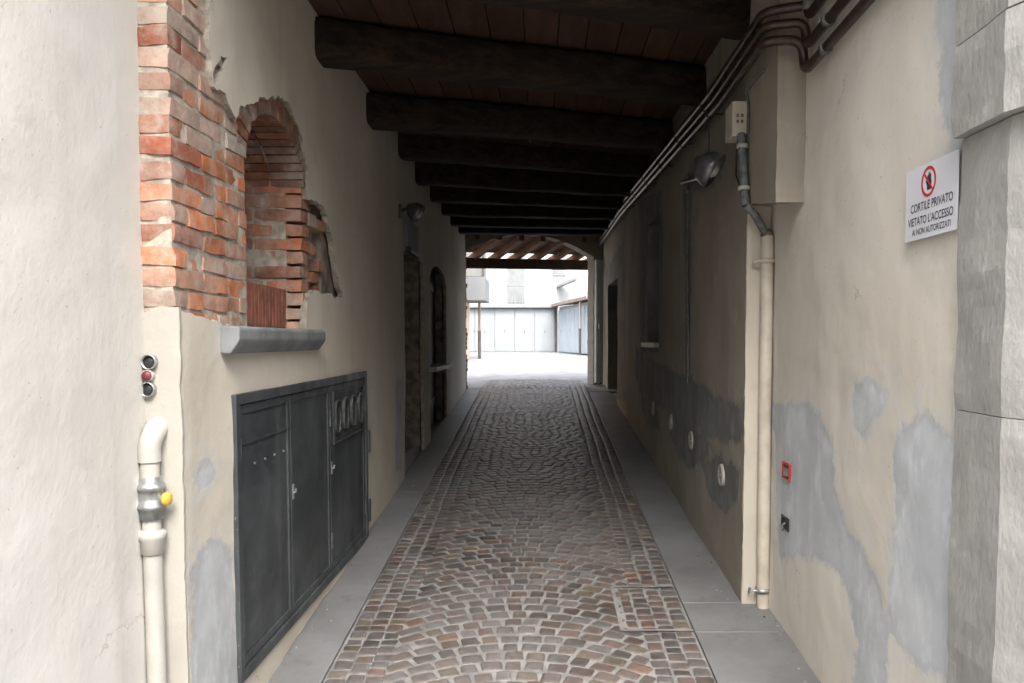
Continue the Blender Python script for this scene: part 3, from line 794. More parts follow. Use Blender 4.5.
# ================================================================== METER CABINET
cyA, cyB, czB, czT = 3.235, 5.70, -1.425, -.222
c = thing('meter_cabinet', 'dark sheet iron meter cabinet with three doors let into the plaster wall', 'cabinet', (XL, (cyA + cyB) / 2, czB))
X0 = XL - .04
f = MB(); t = .045; xo = XL + .018
f.box((X0, cyA, czB), (xo, cyA + t, czT)); f.box((X0, cyB - t, czB), (xo, cyB, czT)); f.box((X0, cyA + t, czT - t), (xo, cyB - t, czT)); f.box((X0, cyA + t, czB), (xo, cyB - t, czB + t))
f.build('frame', M['iron'], c, bevel=.003)
f = MB(); f.box((X0 - .01, cyA, czB), (XL - .02, cyB, czT)); f.build('back_panel', M['black'], c)
def UXy(u, v): return UX(u, v, XL + .015).y
s1, s2 = UXy(293, 480), UXy(332, 460)
edges = [cyA + t, s1, s2, cyB - t]
for i in range(3):
    a, b = edges[i] + .004, edges[i + 1] - .004; z0, z1 = czB + t + .004, czT - t - .004
    m = MB(); xf = XL + .006
    # frame of folded steel round a sheet panel set slightly back
    e = .038
    m.box((X0, a, z0), (xf, a + e, z1)); m.box((X0, b - e, z0), (xf, b, z1)); m.box((X0, a + e, z0), (xf, b - e, z0 + e)); m.box((X0, a + e, z1 - e), (xf, b - e, z1))
    m.box((X0 + .002, a + e, z0 + e), (xf - .008, b - e, z1 - e))
    dr = m.build('door', M['iron'], c, bevel=.0025)
    if i == 0:
        m = MB(); hz = z1 - .17
        m.box((xf - .006, a + e, hz), (xf - .002, b - e, hz + .012)); m.build('crease', M['iron'], dr)
        for kx in range(4):
            m = MB(); m.lathe((xf - .009, a + .2 + kx * .13, z1 - .27), (1, 0, 0), [(0, .008), (.006, .008), (.009, .004), (.0095, 0)], 10); m.build('rivet', M['worn_iron'], dr)
    else:
        m = MB(); hy = a + .02
        m.box((xf, hy - .011, -.80), (xf + .006, hy + .011, -.725)); m.tube([(xf, hy, -.765), (xf + .014, hy, -.765), (xf + .016, hy, -.745)], .006); m.build('handle', M['zinc'], dr, bevel=.002)
    hg = a + .0 if i == 0 else b
    for hz in (z0 + .13, z1 - .24):
        m = MB(); m.tube([(xf + .003, a + .004 if i == 0 else b - .004, hz), (xf + .003, a + .004 if i == 0 else b - .004, hz + .10)], .0075); m.build('hinge', M['worn_iron'], dr)
    if i == 2:
        py0, py1, pz0, pz1 = a + e + .03, b - e + .01, z1 - .36, z1 - .04
        m = MB(); r = .014
        m.box((xf - .006, py0, pz0), (xf + .006, py1, pz0 + r)); m.box((xf - .006, py0, pz1 - r), (xf + .006, py1, pz1)); m.box((xf - .006, py0, pz0 + r), (xf + .006, py0 + r, pz1 - r)); m.box((xf - .006, py1 - r, pz0 + r), (xf + .006, py1, pz1 - r))
        vp = m.build('vent_panel', M['iron'], dr, bevel=.002)
        sw = (py1 - py0) / 4
        for k2 in range(4):
            m = MB(); ya, yb = py0 + k2 * sw + .04, py0 + (k2 + 1) * sw - .025; ym = (ya + yb) / 2; hw2 = (yb - ya) / 2
            out = [(ym + hw2 * math.cos(math.pi * q / 8), pz1 - .05 - hw2 + hw2 * math.sin(math.pi * q / 8)) for q in range(9)] + [(ym - hw2 * math.cos(math.pi * q / 8), pz0 + .05 + hw2 - hw2 * math.sin(math.pi * q / 8)) for q in range(9)]
            inn = [(ym + (y - ym) * .72, (pz0 + pz1) / 2 + (z - (pz0 + pz1) / 2) * .9) for y, z in out]
            n_ = len(out); vs = [(xf + .010, y, z) for y, z in out] + [(xf + .010, y, z) for y, z in inn] + [(xf - .007, y, z) for y, z in out]
            m.add(vs, [(q, (q + 1) % n_, (q + 1) % n_ + n_, q + n_) for q in range(n_)] + [(q, q + 2 * n_, (q + 1) % n_ + 2 * n_, (q + 1) % n_) for q in range(n_)])
            m.build('slot', M['worn_iron'], dr)
for hz in (czB + .12, czB + .62):
    m = MB(); m.box((XL + .0, cyB - .01, hz), (XL + .03, cyB + .03, hz + .16)); m.build('lug', M['iron'], c, bevel=.004)

# ================================================================== GAS PIPE AND CONDUITS ON THE PIER
gy = PYL - .042
top = UY(151, 428, gy); bot = UY(152, 700, gy); gx = UY(150.5, 500, gy).x; tilt = .012
g = thing('gas_pipe', 'white painted gas pipe with grey coupling and yellow tap rising from the ground', 'pipe', (gx, gy, gz(gy)))
def gp(z): return Vector((gx + tilt * (-.3 - z) * .6, gy, z))
zt = UY(151, 440, gy).z
m = MB(); m.tube([gp(gz(gy) + .01), gp(-1.0), gp(-.6), gp(zt - .02)], .031, 18); m.build('riser', M['white_paint'], g)
m = MB(); pts = []
for k in range(9):
    a = math.pi / 2 * k / 8
    pts.append(gp(zt - .03) + Vector((.012 * math.sin(a), .07 * (1 - math.cos(a)), .075 * math.sin(a))))
m.tube([gp(zt - .075)] + [gp(zt - .03)] + pts[1:] + [pts[-1] + Vector((0, .06, 0))], .037, 18); m.build('elbow', M['white_paint'], g)
zc = UY(150, 497, gy).z
m = MB(); m.lathe(gp(zc - .075), (0, 0, 1), [(0, .033), (.0, .040), (.035, .040), (.037, .047), (.05, .047), (.052, .041), (.10, .041), (.102, .046), (.12, .046), (.122, .038), (.145, .036), (.146, .031)], 22); m.build('coupling', M['zinc'], g)
kx = gp(zc) + Vector((.036, -.005, -.003))
m = MB(); m.tube([kx, kx + Vector((.022, -.008, 0))], .012); m.build('spindle', M['zinc'], g)
m = MB(); m.lathe(kx + Vector((.018, -.008, 0)), (1, -.25, 0), [(0, .006), (.0, .021), (.008, .024), (.016, .021), (.02, .012), (.021, 0)], 14); m.build('tap_handle', M['yellow'], g)
zs = UY(150, 537, gy).z
m = MB(); m.lathe(gp(zs - .06), (0, 0, 1), [(0, .031), (.005, .039), (.05, .039), (.058, .045), (.08, .045), (.084, .035), (.086, .031)], 22); m.build('socket', M['white_paint'], g)
for (u, v, rad, mat, lab) in ((149.5, 362, .027, 'black', 'topmost open conduit end, grey and hollow, above the red one'), (148.5, 375.5, .020, 'dark_red', 'small dark red conduit end between two hollow grey ones'), (148.0, 389.5, .027, 'black', 'lowest open conduit end, grey and hollow, below the red one')):
    p = UY(u, v, PYL - .01)
    t_ = thing('conduit_end', lab, 'conduit', p, 'conduit ends in the pier')
    m = MB(); m.lathe(p + Vector((0, .03, 0)), (0, -1, 0), [(0, rad), (.04, rad), (.042, rad * .97), (.042, rad * .84), (.0, rad * .82)], 18); m.build('rim', M['zinc'] if mat == 'black' else M['disc'], t_)
    m = MB(); m.lathe(p + Vector((0, .0, 0)), (0, -1, 0), [(0, rad * .82), (.002 if mat == 'black' else .018, rad * .8), (.002 if mat == 'black' else .018, 0)], 18); m.build('bore', M[mat], t_)

# block standing in the niche
b0, b1 = UX(247, 300, -1.36), UX(288, 300, -1.36)
t_ = thing('terracotta_block', 'ribbed red brown terracotta block standing in the arched niche', 'block', (-1.4, (b0.y + b1.y) / 2, .06))
m = MB(); m.box((-1.50, b0.y, .062), (-1.365, b1.y, .27)); n_ = 12
for k in range(n_):
    y = b0.y + (b1.y - b0.y) * (k + .2) / n_; m.box((-1.366, y, .066), (-1.3625, y + (b1.y - b0.y) * .6 / n_, .266))
m.build('body', M['terracotta'], t_, bevel=.003)

# ================================================================== WALL LAMPS
def lamp(loc_wall, nx, head, tube_pts, label, r=.1, bulb=True, down=(0, 0, -1)):
    t_ = thing('wall_lamp', label, 'lamp', loc_wall, 'wall lamps in the passage')
    m = MB(); m.box((loc_wall[0] - .015, loc_wall[1] - .035, loc_wall[2] - .06), (loc_wall[0] + .015, loc_wall[1] + .035, loc_wall[2] + .06)); m.build('base_plate', M['lamp_metal'], t_, bevel=.004)
    m = MB(); m.tube(tube_pts, .014, 10); m.build('arm', M['lamp_metal'], t_)
    d_ = Vector(down).normalized()
    m = MB(); m.lathe(Vector(head) - d_ * .09, d_, [(0, .0), (0, .025), (.015, .035), (.03, r * .62), (.06, r * .88), (.10, r), (.135, r * 1.02), (.135, r * .98), (.10, r * .95), (.03, r * .5), (.02, 0)], 22); m.build('shade', M['lamp_metal'], t_)
    m = MB(); m.lathe(Vector(head) - d_ * .0, d_, [(-.04, .02), (0, .045), (.04, .04), (.055, .02), (.058, 0)], 14); m.build('bulb', M['disc'], t_)
    return t_
hd = UX(709, 168, .955); wl = UX(688, 184, XR - .012)
lamp(wl, -1, hd, [wl, wl + Vector((-.06, -.05, .0)), wl.lerp(hd, .55) + Vector((0, 0, -.01)), hd + Vector((.02, .05, .02))], 'dome shaped grey metal lamp beside the brown pipes and the ivory junction box', .1, down=(.78, -.22, -.55))
hd = UX(416, 212, -1.08); wl = Vector((XL + .012, hd.y + .1, hd.z + .02))
lamp(wl, 1, hd, [wl, wl + Vector((.06, -.02, .02)), hd + Vector((-.02, .04, .02))], 'small dark metal lamp above the shaded doorway', .085, down=(.75, .05, -.55))
# thin cable that feeds the dome lamp
t_ = thing('cable', 'thin grey cable dropping to the dome shaped lamp', 'cable', UX(707, 110, XR - .01))
m = MB(); m.tube([UX(708, 108, XR - .012), UX(708.5, 140, XR - .012), UX(709, 158, XR - .02), UX(707, 164, XR - .1)], .006, 6); m.build('wire', M['zinc'], t_)
t_ = thing('cable', 'grey cable let into a mortar strip below the dome shaped lamp', 'cable', UX(687.5, 300, XR))
m = MB(); m.tube([UX(688, 192, XR - .006), UX(687.5, 260, XR - .008), UX(688, 330, XR - .006), UX(688, 385, XR - .004)], .010, 6); m.build('wire', M['conduit'], t_)
# plate over the shaded doorway
p = UX(404, 246, XL); q_ = UX(415, 234, XL)
t_ = thing('name_plate', 'small grey plate fixed over the shaded doorway under the lamp', 'plate', (XL, (p.y + q_.y) / 2, p.z))
m = MB(); m.box((XL + .002, p.y, p.z), (XL + .035, q_.y, q_.z + .06)); m.build('plate', M['shutter'], t_, bevel=.004)
m = MB(); m.box((XL + .008, p.y + .03, p.z - .05), (XL + .06, q_.y - .02, p.z - .004)); m.build('lower_rail', M['black'], t_, bevel=.004)
# ================================================================== BROWN PIPES
def smooth(pts, r=.05, k=5):
    """round the corners of a path"""
    pts = [Vector(p) for p in pts]; out = [pts[0]]
    for i in range(1, len(pts) - 1):
        a, b, c_ = pts[i - 1], pts[i], pts[i + 1]; l = min(r, (a - b).length * .45, (c_ - b).length * .45)
        p, q = b + (a - b).normalized() * l, b + (c_ - b).normalized() * l
        for j in range(k + 1):
            t = j / k; out.append(p * (1 - t) ** 2 + b * 2 * t * (1 - t) + q * t * t)
    return out + [pts[-1]]
PG = 'brown pipes along the passage wall'
labs = ['uppermost of the three brown pipes high on the wall', 'middle one of the three brown pipes high on the wall', 'lowest of the three brown pipes high on the wall']
for i in range(3):
    vv = (12, 26, 41)[i]; pr_ = .0225
    xo = 1.075 - .003 * i
    cor = UY(764, vv, 3.86); z1 = cor.z
    nearz = (1.60, 1.47, 1.36)[i]
    yn = 3.86
    zr = (1.50, 1.37, 1.26)[i]
    path = [Vector((1.245, 2.35, zr + .06)), Vector((1.245, yn - .02 - .03 * (2 - i), zr)), Vector((1.235, yn - .02 - .03 * (2 - i), z1)) if abs(z1 - zr) > .04 else None,
            Vector((cor.x, yn, z1))]
    e1 = UX((712, 716, 720)[i], (91, 97, 103)[i], xo); e2 = UX((618, 620, 622)[i], (208, 210.5, 213)[i], xo); e3 = UX((597, 598, 599)[i], (240, 243, 246)[i], xo)
    path = [p for p in path if p] + [e1, e2, e3]
    t_ = thing('brown_pipe', labs[i], 'pipe', (xo, 8, path[-2].z), PG)
    m = MB(); m.tube(smooth(path, .07), pr_, 12); m.build('tube', M['copper'], t_)
    for k2 in range(6):
        p = path[-3].lerp(path[-2], (k2 + .3 * 1) / 6); d_ = (path[-2] - path[-3]).normalized()
        m = MB(); m.lathe(p - d_ * .012, d_, [(0, pr_), (0, pr_ + .005), (.024, pr_ + .005), (.024, pr_)], 12)
        if i == 2:
            m.box((p.x, p.y - .01, p.z - .002), (XR + .01, p.y + .01, p.z + .004))
        m.build('clip', M['copper'], t_)
    m = MB(); m.lathe(path[0].lerp(path[1], .8), path[1] - path[0], [(0, pr_), (0, pr_ + .006), (.03, pr_ + .006), (.03, pr_)], 12)
    m.build('clip', M['conduit'], t_)
    if i == 0:
        m = MB(); m.lathe(Vector((1.24, yn - .09, z1 - .03)), (0, 0, 1), [(0, .03), (.05, .032), (.055, .024), (.08, .024), (.08, 0)], 14); m.build('union', M['zinc'], t_)
t_ = thing('pipe_end', 'dark tangle of valves where the brown pipes end near the gate leaf', 'valve', UX(598, 250, 1.07))
p = UX(598, 250, 1.07)
m = MB(); m.lathe(p, (0, 1, 0), [(-.15, .02), (-.15, .07), (0, .10), (.12, .07), (.12, 0)], 12); m.tube([p + Vector((0, 0, -.05)), p + Vector((.02, .02, -.25))], .04, 10); m.build('valve_body', M['black'], t_)

# ================================================================== JUNCTION BOX, FLEXIBLE CONDUIT, CREAM DOWNPIPE
a = UX(748, 97, XR); yN = a.y
zt = UX(734, 99, XR - .085).z; zb = UX(734, 134, XR - .085).z
t_ = thing('junction_box', 'ivory junction box with four knockouts, on the wall beside the plaster pier', 'box', (XR, yN + .08, zb))
m = MB(); m.box((XR - .085, yN, zb), (XR - .002, yN + .17, zt)); m.build('body', M['plastic_white'], t_, bevel=.006)
m = MB()
for dx in (-.012, .012):
    for dz in (-.016, .016): m.box((XR - .043 + dx - .007, yN - .002, (zb + zt) / 2 + dz - .009), (XR - .043 + dx + .007, yN + .003, (zb + zt) / 2 + dz + .009))
m.build('knockouts', M['conduit_brown'], t_)
p0 = UX(742, 136, XR - .04)
t_ = thing('flexible_conduit', 'dark corrugated conduit with white clips dropping from the ivory junction box', 'conduit', UX(745, 170, XR - .04))
pts = [UX(741, 134, XR - .04), UX(743, 160, XR - .035), UX(744, 188, XR - .035), UX(746, 206, XR - .03)]
def corr(m, pts, r, per=.016):
    L = []; 
    for a, b in zip(pts, pts[1:]):
        n_ = max(2, int((b - a).length / (per / 2)))
        L += [a.lerp(b, i / n_) for i in range(n_)]
    L.append(pts[-1]); m.tube(L, [r * (1 if i % 2 else .82) for i in range(len(L))], 12)
m = MB(); corr(m, pts, .026); m.build('hose', M['conduit'], t_)
for u, v in ((742.5, 146), (744, 188)):
    p = UX(u, v, XR - .036); m = MB(); m.lathe(p - Vector((0, 0, .012)), (0, 0, 1), [(0, .02), (0, .033), (.022, .033), (.022, .02)], 14); m.build('clip', M['white_paint'], t_)
dpx, dpy = XRN - .036, PYR - .05
dtop = UY(767.5, 236, dpy)
pts = [pts[-1], pts[-1].lerp(dtop, .35) + Vector((.0, -.02, .01)), dtop.lerp(pts[-1], .12), dtop]
m = MB(); corr(m, [Vector(p) for p in pts[:3]], .023); m.build('lower_hose', M['conduit'], t_)
m = MB(); m.tube(pts[2:] + [dtop + Vector((0, 0, -.03))], .031, 14); m.build('end_sleeve', M['conduit_brown'], t_)
m = MB(); m.tube([UX(741, 132, XR - .03), UX(736.5, 150, XR - .03), UX(736, 175, XR - .02), UX(741, 190, XR - .03)], .005, 6); m.build('loose_wire', M['black'], t_)
t_ = thing('cable', 'short dark cable rising from the ivory junction box along the plaster pier', 'cable', UX(748, 90, XR))
m = MB(); m.tube([UX(748, 133, XR - .01), UX(748.5, 104, XR - .012), UX(746, 92, XR - .012), UX(752, 84, XR - .012), UX(764, 70, XR - .010)], .007, 6); m.build('wire', M['conduit'], t_)
t_ = thing('downpipe', 'cream painted downpipe in the corner of the wall, with two clamps', 'pipe', (dtop.x, dpy, gz(dpy)))
m = MB(); m.tube([dtop, dtop.lerp(Vector((dtop.x, dpy, gz(dpy))), .5), Vector((dtop.x + .004, dpy, gz(dpy) + .012))], .034, 18); m.build('tube', M['cream_pipe'], t_)
for v in (261, 590):
    z = UY(767, v, dpy).z; m = MB()
    m.lathe((dtop.x, dpy, z - .012), (0, 0, 1), [(0, .034), (0, .041), (.024, .041), (.024, .034)], 18)
    m.tube([(dtop.x - .03, dpy - .012, z), (dtop.x - .066, dpy - .016, z), (dtop.x - .075, dpy - .0, z - .012), (dtop.x - .06, dpy + .04, z)], .007, 8); m.build('clamp', M['cream_pipe' if v < 300 else 'zinc'], t_)

# ================================================================== SMALL FITTINGS ON THE WALLS
disc_labels = ['round white cap nearest the cream downpipe, ringed by a grey repair', 'second round white cap counted from the cream downpipe', 'third round white cap counted from the cream downpipe', 'round white cap farthest from the cream downpipe']
proto = None
for (u, v), lab in zip(((722, 475), (692, 440.5), (671.5, 422), (654, 409)), disc_labels):
    p = UX(u, v, XR)
    if proto is None:
        proto = thing('round_wall_cover', lab, 'cover', p, 'round white caps low on the wall')
        m = MB(); m.lathe(p, (-1, 0, 0), [(-.02, .07), (.010, .07), (.015, .062), (.015, .05), (.011, .046), (.012, 0)], 26); body = m.build('cover', M['disc'], proto)
        m = MB(); m.lathe(p, (-1, 0, 0), [(.0, .012), (.016, .012), (.018, .008), (.018, 0)], 12); scr = m.build('screw', M['zinc'], proto)
    else:
        t_ = proto.copy(); COL.objects.link(t_); t_.location = p; t_['label'] = lab
        for ch in (body, scr):
            c_ = ch.copy(); COL.objects.link(c_); c_.parent = t_
for u, v, hpx, kind in ((787.5, 471, 17, 0), (786.5, 523, 13, 1)):
    p = UX(u, v, XRN); h = hpx * p.y / F / 2; wd_ = .062
    lab = ('small red box sunk in the grey cement repair, above the black one', 'small black socket box sunk in the grey cement repair, below the red one')[kind]
    t_ = thing('wall_box', lab, 'box', p)
    m = MB()
    ya, yb, za, zb_ = p.y - wd_, p.y + wd_, p.z - h, p.z + h; e = .012
    for lo, hi in (((ya, za), (yb, za + e)), ((ya, zb_ - e), (yb, zb_)), ((ya, za + e), (ya + e, zb_ - e)), ((yb - e, za + e), (yb, zb_ - e))):
        m.box((XRN - .012, lo[0], lo[1]), (XRN + .04, hi[0], hi[1]))
    m.build('rim', M['red' if kind == 0 else 'black'], t_, bevel=.003)
    m = MB(); m.box((XRN - .006, ya + e, za + e), (XRN + .03, yb - e, zb_ - e)); m.build('cover', M['dark_red' if kind == 0 else 'black'], t_)
    if kind == 0:
        m = MB(); m.box((XRN - .016, p.y - .035, za + .02), (XRN - .006, p.y + .02, za + .06)); m.build('terminal', M['zinc'], t_)
    else:
        m = MB(); m.tube([(XRN - .005, p.y, p.z), (XRN - .03, p.y - .01, p.z - .01), (XRN - .028, p.y - .03, p.z - .03)], .006, 6); m.build('wire_end', M['conduit'], t_)

# ================================================================== NOTICE
q = [UX(909.5, 172, XRN), UX(957, 153.5, XRN), UX(958, 228, XRN), UX(911, 244.5, XRN)]
yf, yn = (q[0].y + q[3].y) / 2, 2.468; zt, zb = q[0].z * .5 + q[1].z * .5, q[2].z * .5 + q[3].z * .5
xs = XRN - .016
t_ = thing('notice', 'white laminated notice forbidding entry to the private courtyard, stuck beside the stone jamb', 'sign', (xs, (yf + yn) / 2, zb))
m = MB(); nseg = 10; vs = []
for i in range(nseg + 1):
    y = yf + (yn - yf) * i / nseg; b_ = .004 * math.sin(i / nseg * math.pi * 1.2)
    vs += [(xs - b_ * 0, y, zb), (xs, y, zt), (xs + .003, y, zb), (xs + .003, y, zt)]
for i in range(nseg):
    a = 4 * i; b_ = a + 4
    m.f += []; 
m.add(vs, [f_ for i in range(nseg) for f_ in ((4 * i, 4 * i + 1, 4 * i + 5, 4 * i + 4), (4 * i + 2, 4 * i + 6, 4 * i + 7, 4 * i + 3))] + [(0, 2, 3, 1), (nseg * 4, nseg * 4 + 1, nseg * 4 + 3, nseg * 4 + 2)] +
      [f_ for i in range(nseg) for f_ in ((4 * i + 1, 4 * i + 3, 4 * i + 7, 4 * i + 5), (4 * i, 4 * i + 4, 4 * i + 6, 4 * i + 2))])
sheet_o = m.build('sheet', M['paper'], t_)
Wn, Hn = yf - yn, zt - zb
def sp_(x, z, d=.0012):        # x from the far edge (0..1), z from the foot (0..1)
    return Vector((xs - d, yf - x * Wn, zb + z * Hn))
def text(body, x0, x1, z0, hgt, name):
    cu = bpy.data.curves.new(name, 'FONT'); cu.body = body; cu.offset = .008
    tmp = bpy.data.objects.new(name, cu); COL.objects.link(tmp)
    dg = bpy.context.evaluated_depsgraph_get(); me = bpy.data.meshes.new_from_object(tmp.evaluated_get(dg))
    bpy.data.objects.remove(tmp)
    c_ = [v.co.copy() for v in me.vertices]; a0, a1 = min(p.x for p in c_), max(p.x for p in c_); b0_, b1_ = 0, max(p.y for p in c_)
    off = base(t_)
    for v, p in zip(me.vertices, c_):
        v.co = sp_(x0 + (x1 - x0) * (p.x - a0) / (a1 - a0), z0 + hgt * p.y / b1_) - off
    me.materials.clear(); me.materials.append(M['black_ink'])
    ob = bpy.data.objects.new(name, me); COL.objects.link(ob); ob.parent = t_
    return ob
text('CORTILE PRIVATO', .12, .93, .385, .115, 'lettering')
text("VIETATO L'ACCESSO", .07, .94, .20, .115, 'lettering')
text('AI NON AUTORIZZATI', .16, .90, .065, .085, 'lettering')
# forbidding ring with slash and raised hand
cx_, cz_ = .47, .745; rr = .205 * Hn
def ringpt(r, a): return sp_(cx_, cz_) + Vector((0, -r * math.cos(a), r * math.sin(a)))
m = MB(); n_ = 40; vs = [ringpt(rr, 2 * math.pi * k / n_) for k in range(n_)] + [ringpt(rr * .80, 2 * math.pi * k / n_) for k in range(n_)]
m.add(vs, [(k, (k + 1) % n_, (k + 1) % n_ + n_, k + n_) for k in range(n_)])
d1 = Vector((0, -math.cos(R(135)), math.sin(R(135)))); d2 = Vector((0, -math.cos(R(45)), math.sin(R(45)))) * rr * .08
c0 = sp_(cx_, cz_, .0016)
m.add([c0 + d1 * rr * .85 + d2, c0 + d1 * rr * .85 - d2, c0 - d1 * rr * .85 - d2, c0 - d1 * rr * .85 + d2], [(0, 1, 2, 3)])
m.build('prohibition_ring', M['red_ink'], t_)
m = MB(); c1 = sp_(cx_, cz_, .0009)
def hp(x, z): return c1 + Vector((0, -x * rr, z * rr))
m.add([hp(-.18, -.55), hp(.30, -.55), hp(.40, -.1), hp(.36, .1), hp(-.16, .1), hp(-.22, -.2)], [(0, 1, 2, 3, 4, 5)])
for fx, ft in ((-.16, .45), (-.03, .62), (.10, .60), (.23, .48)): m.add([hp(fx, .1), hp(fx + .11, .1), hp(fx + .11, ft - .04), hp(fx + .055, ft), hp(fx, ft - .04)], [(0, 1, 2, 3, 4)])
m.add([hp(-.22, -.2), hp(-.17, -.02), hp(-.34, .16), hp(-.40, .08)], [(0, 1, 2, 3)])
m.build('hand_symbol', M['black_ink'], t_)

# ================================================================== COURTYARD
# porch roof just beyond the arch
w = thing('porch_roof', 'small wooden porch roof with sloping rafters beyond the arch', 'roof', (-.2, 15, 1.5))
PL_, PR_ = Vector((-1.75, 14.45, 1.30)), Vector((1.6, 16.12, 1.40))
m = MB(); dpl = PR_ - PL_; m.obox(PL_, dpl, -SN * .16, (0, 0, .185)); m.tint = (.06, .035, .02)
m.c = [(.055, .032, .02)] * len(m.v); m.build('purlin', M['rafter'], w, bevel=.01)
for k in range(9):
    p = PL_ + dpl * ((k + .55) / 9) + Vector((0, 0, .17)) - SN * .34 + Vector((0, 0, -.07))
    m = MB(); kk = random.uniform(.85, 1.15); m.tint = (.19 * kk, .105 * kk, .065 * kk)
    m.obox(p - SK * .045, SK * .10, SN * 1.41 + Vector((0, 0, .29)), (0, 0, .12)); m.build('rafter', M['rafter'], w, bevel=.004)
m = MB(); m.tint = (.16, .085, .055)
e0 = PL_ - SN * .05 + Vector((0, 0, .286)); m.obox(e0, dpl, SN * 1.12 + Vector((0, 0, .23)), (0, 0, .03))
m.c = [(.20, .115, .075)] * len(m.v); m.build('boarding', M['rafter'], w)
for v_ in w.children: pass

GZ = -.62
def garage_doors(parent, p0, p1, n, z0, z1, mat, name='garage_door'):
    """n folding leaves of ribbed sheet between p0 and p1"""
    D = (p1 - p0) / n; N_ = Vector((D.y, -D.x, 0)).normalized()
    for i in range(n):
        a = p0 + D * (i + .012); L = D * .976
        m = MB(); m.obox(a + Vector((0, 0, z0)), L, -N_ * .05, (0, 0, z1 - z0))
        nr = 7
        for k in range(nr): m.obox(a + L * ((k + .25) / nr) + Vector((0, 0, z0 + .04)) + N_ * .018, L * (.5 / nr), -N_ * .02, (0, 0, z1 - z0 - .08))
        d_ = m.build(name, mat, parent)
        m = MB(); m.tube([a + L * .5 + N_ * .02 + Vector((0, 0, z0 + 1.0)), a + L * .5 + N_ * .06 + Vector((0, 0, z0 + 1.0)), a + L * .5 + N_ * .06 + Vector((0, 0, z0 + 1.14))], .014, 6); m.build('handle', M['zinc'], d_)
w = thing('garage_row', 'low flat roofed garage with pale ribbed doors across the courtyard', 'garage', (-1.5, 41, GZ))
def P3(x, y): return Vector((x, y, 0))
m = MB(); m.box((-5, 41.08, GZ), (.9, 45.5, 1.62)); m.build('wall', M['house_white'], w)
garage_doors(w, P3(-4.35, 41.0), P3(.74, 41.0), 5, GZ + .02, 1.62, M['garage'])
m = MB(); m.box((-5, 40.72, 1.64), (.92, 45.6, 1.80)); m.build('roof', M['shutter'], w, bevel=.01)
m = MB(); m.box((.755, 40.86, GZ), (.86, 40.98, 1.63)); m.build('post', M['downpipe'], w)
w = thing('garage_row', 'blue grey side garage wing with a tiled eave beside the pale garage row', 'garage', (1.7, 36, GZ))
pA, pB = P3(.93, 40.9), P3(2.3, 33.2)
dv = (pB - pA); nv_ = Vector((dv.y, -dv.x, 0)).normalized()
m = MB(); m.prism([pA - nv_ * .06 * -1 + Vector((0, 0, GZ)), pB + nv_ * .06 + Vector((0, 0, GZ)), Vector((9, 33.2, GZ)), Vector((9, 40.9, GZ))], (0, 0, 2.28))
for v_ in m.v: v_.x += .12
m.build('wall', M['house_white'], w)
garage_doors(w, pA, pB, 4, GZ + .02, 1.5, M['garage_side'])
m = MB()
ne = Vector((-abs(nv_.x), -abs(nv_.y) if nv_.y < 0 else abs(nv_.y), 0))
m.prism([Vector((.55, 40.9, 1.68)), Vector((1.9, 33.0, 1.68)), Vector((9, 33.0, 2.6)), Vector((9, 40.9, 2.6))], (0, 0, .14)); m.build('roof', M['roof_tile'], w, bevel=.01)
t_ = thing('downpipe', 'dark rainwater pipe in front of the blue grey garage wing', 'pipe', (1.75, 35, GZ))
p = UY(580, 340, 35)
m = MB(); m.tube([(p.x, 35, GZ), (p.x, 35, .5)], .055, 10); m.build('lower_pipe', M['downpipe'], t_); m = MB(); m.tube([(p.x, 35, .5), (p.x, 35, 1.66)], .045, 10); m.build('upper_pipe', M['zinc'], t_)
# white house behind the garages
w = thing('house', 'white rendered house rising behind the garage row', 'house', (0, 46, GZ))
m = MB(); m.box((-9, 46, GZ), (12, 54, 14)); m.build('wall', M['house_white'], w)
for u0, u1, v0, v1 in ((507, 525, 240, 303), (552, 566, 235, 276)):
    a, b = UY(u0, v1, 46), UY(u1, v0, 46)
    m = MB(); m.box((a.x, 45.94, a.z), (b.x, 46.0, b.z)); 
    k = a.z + .05
    while k < b.z: m.box((a.x + .05, 45.915, k), (b.x - .05, 45.95, k + .05)); k += .1
    m.build('shutter', M['shutter'], w)
a, b = UY(495, 286, 45), UY(552, 284, 45)
m = MB(); m.box((a.x, 44.9, 1.86), (b.x, 46.0, 1.98)); m.build('balcony_slab', M['house_white'], w)
m = MB()
m.tube([(a.x, 44.95, 3.05), (b.x, 44.95, 3.05)], .03, 6)
x = a.x
while x <= b.x: m.tube([(x, 44.95, 1.98), (x, 44.95, 3.05)], .012, 5); x += .14
m.build('railing', M['shutter'], w)
m = MB(); a = UY(557, 287, 44.6); b = UY(577, 278, 43.5); m.obox((a.x, 44.6, a.z), (b.x - a.x, -1.0, .35), (0, 1.6, 0), (0, 0, .16)); m.build('canopy', M['shutter'], w)
m = MB(); m.box((-9.4, 45.5, 14), (12.4, 54.5, 14.3)); m.build('roof', M['roof_tile'], w)
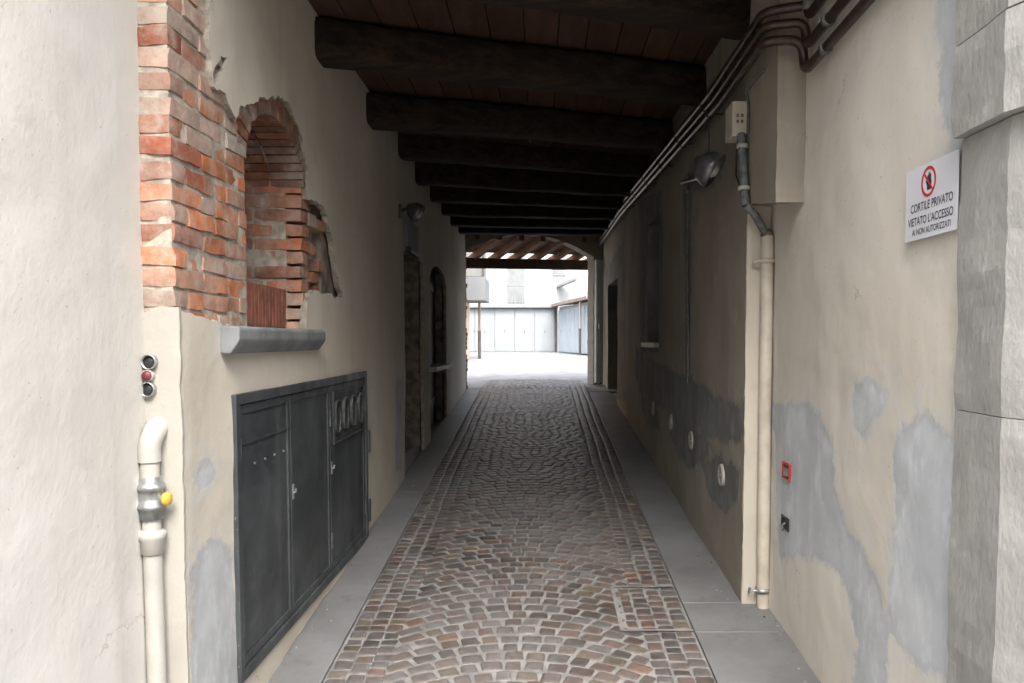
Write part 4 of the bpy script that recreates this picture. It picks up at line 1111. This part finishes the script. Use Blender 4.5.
# side house with a projecting balcony
w = thing('house', 'peach coloured side house with a grey boxed balcony over the courtyard', 'house', (-4, 32, GZ))
m = MB(); m.box((-9, 20, GZ - .1), (-2.72, 31, 9)); m.build('wall', M['house_peach'], w)
a, b = UY(469, 302, 31), UY(495, 266, 31)
m = MB(); m.box((-2.74, 28.6, UY(480, 301, 29).z), (UY(486, 300, 29).x, 30.9, 2.25)); m.build('balcony', M['house_grey'], w, bevel=.02)
m = MB(); m.box((UY(485, 300, 29).x - .08, 28.7, 2.26), (UY(485, 300, 29).x, 28.8, 4.2)); m.build('balcony_post', M['downpipe'], w)
m = MB(); m.box((-2.74, 28.75, 2.27), (UY(483, 300, 29).x, 30.8, 4.2)); m.build('balcony_room', M['shutter'], w)
m = MB(); m.box((-9.2, 19.8, 9.0), (-2.3, 31.3, 9.25)); m.build('roof', M['roof_tile'], w)
t_ = thing('downpipe', 'dark rainwater pipe standing before the peach side house', 'pipe', (-2.45, 33, GZ))
p = UY(479.5, 340, 30)
m = MB(); m.tube([(p.x, 30, gz(30)), (p.x, 30, .35)], .06, 10); m.build('lower_pipe', M['downpipe'], t_); m = MB(); m.tube([(p.x, 30, .35), (p.x, 30, 1.5)], .045, 10); m.build('upper_pipe', M['conduit_brown'], t_)
m = MB(); m.tube([(p.x - .25, 30, .33), (p.x + .04, 29.97, .33)], .02, 6); m.build('bracket', M['zinc'], t_)

# ================================================================== LIGHT
W = bpy.data.worlds.new('World'); S.world = W; W.use_nodes = True
nt = W.node_tree; bg = nt.nodes['Background']
sky = nt.nodes.new('ShaderNodeTexSky'); sky.sky_type = 'NISHITA'; sky.sun_disc = False
EL, AZ = R(50), R(174)         # AZ measured from +Y towards +X: the veiled sun stands over the street side
sky.sun_elevation = EL; sky.sun_rotation = AZ; sky.air_density = 1.0; sky.dust_density = 3.0; sky.ozone_density = .6
hs = nt.nodes.new('ShaderNodeHueSaturation'); hs.inputs['Saturation'].default_value = .45
nt.links.new(sky.outputs[0], hs.inputs['Color']); nt.links.new(hs.outputs[0], bg.inputs[0]); bg.inputs[1].default_value = .15
sl = bpy.data.lights.new('sun', 'SUN'); sl.energy = .8; sl.angle = R(45); sl.color = (1, .965, .92)
so = bpy.data.objects.new('sun', sl); COL.objects.link(so)
sd = Vector((math.sin(AZ) * math.cos(EL), math.cos(AZ) * math.cos(EL), math.sin(EL)))
so.rotation_euler = sd.to_track_quat('Z', 'Y').to_euler()
vs_ = S.view_settings
vs_.view_transform = 'Standard'; vs_.look = 'None'; vs_.gamma = 1; vs_.use_curve_mapping = False
vs_.exposure = 2.9
S.render.engine = 'CYCLES'
S.cycles.max_bounces = 8; S.cycles.diffuse_bounces = 3; S.cycles.use_denoising = True
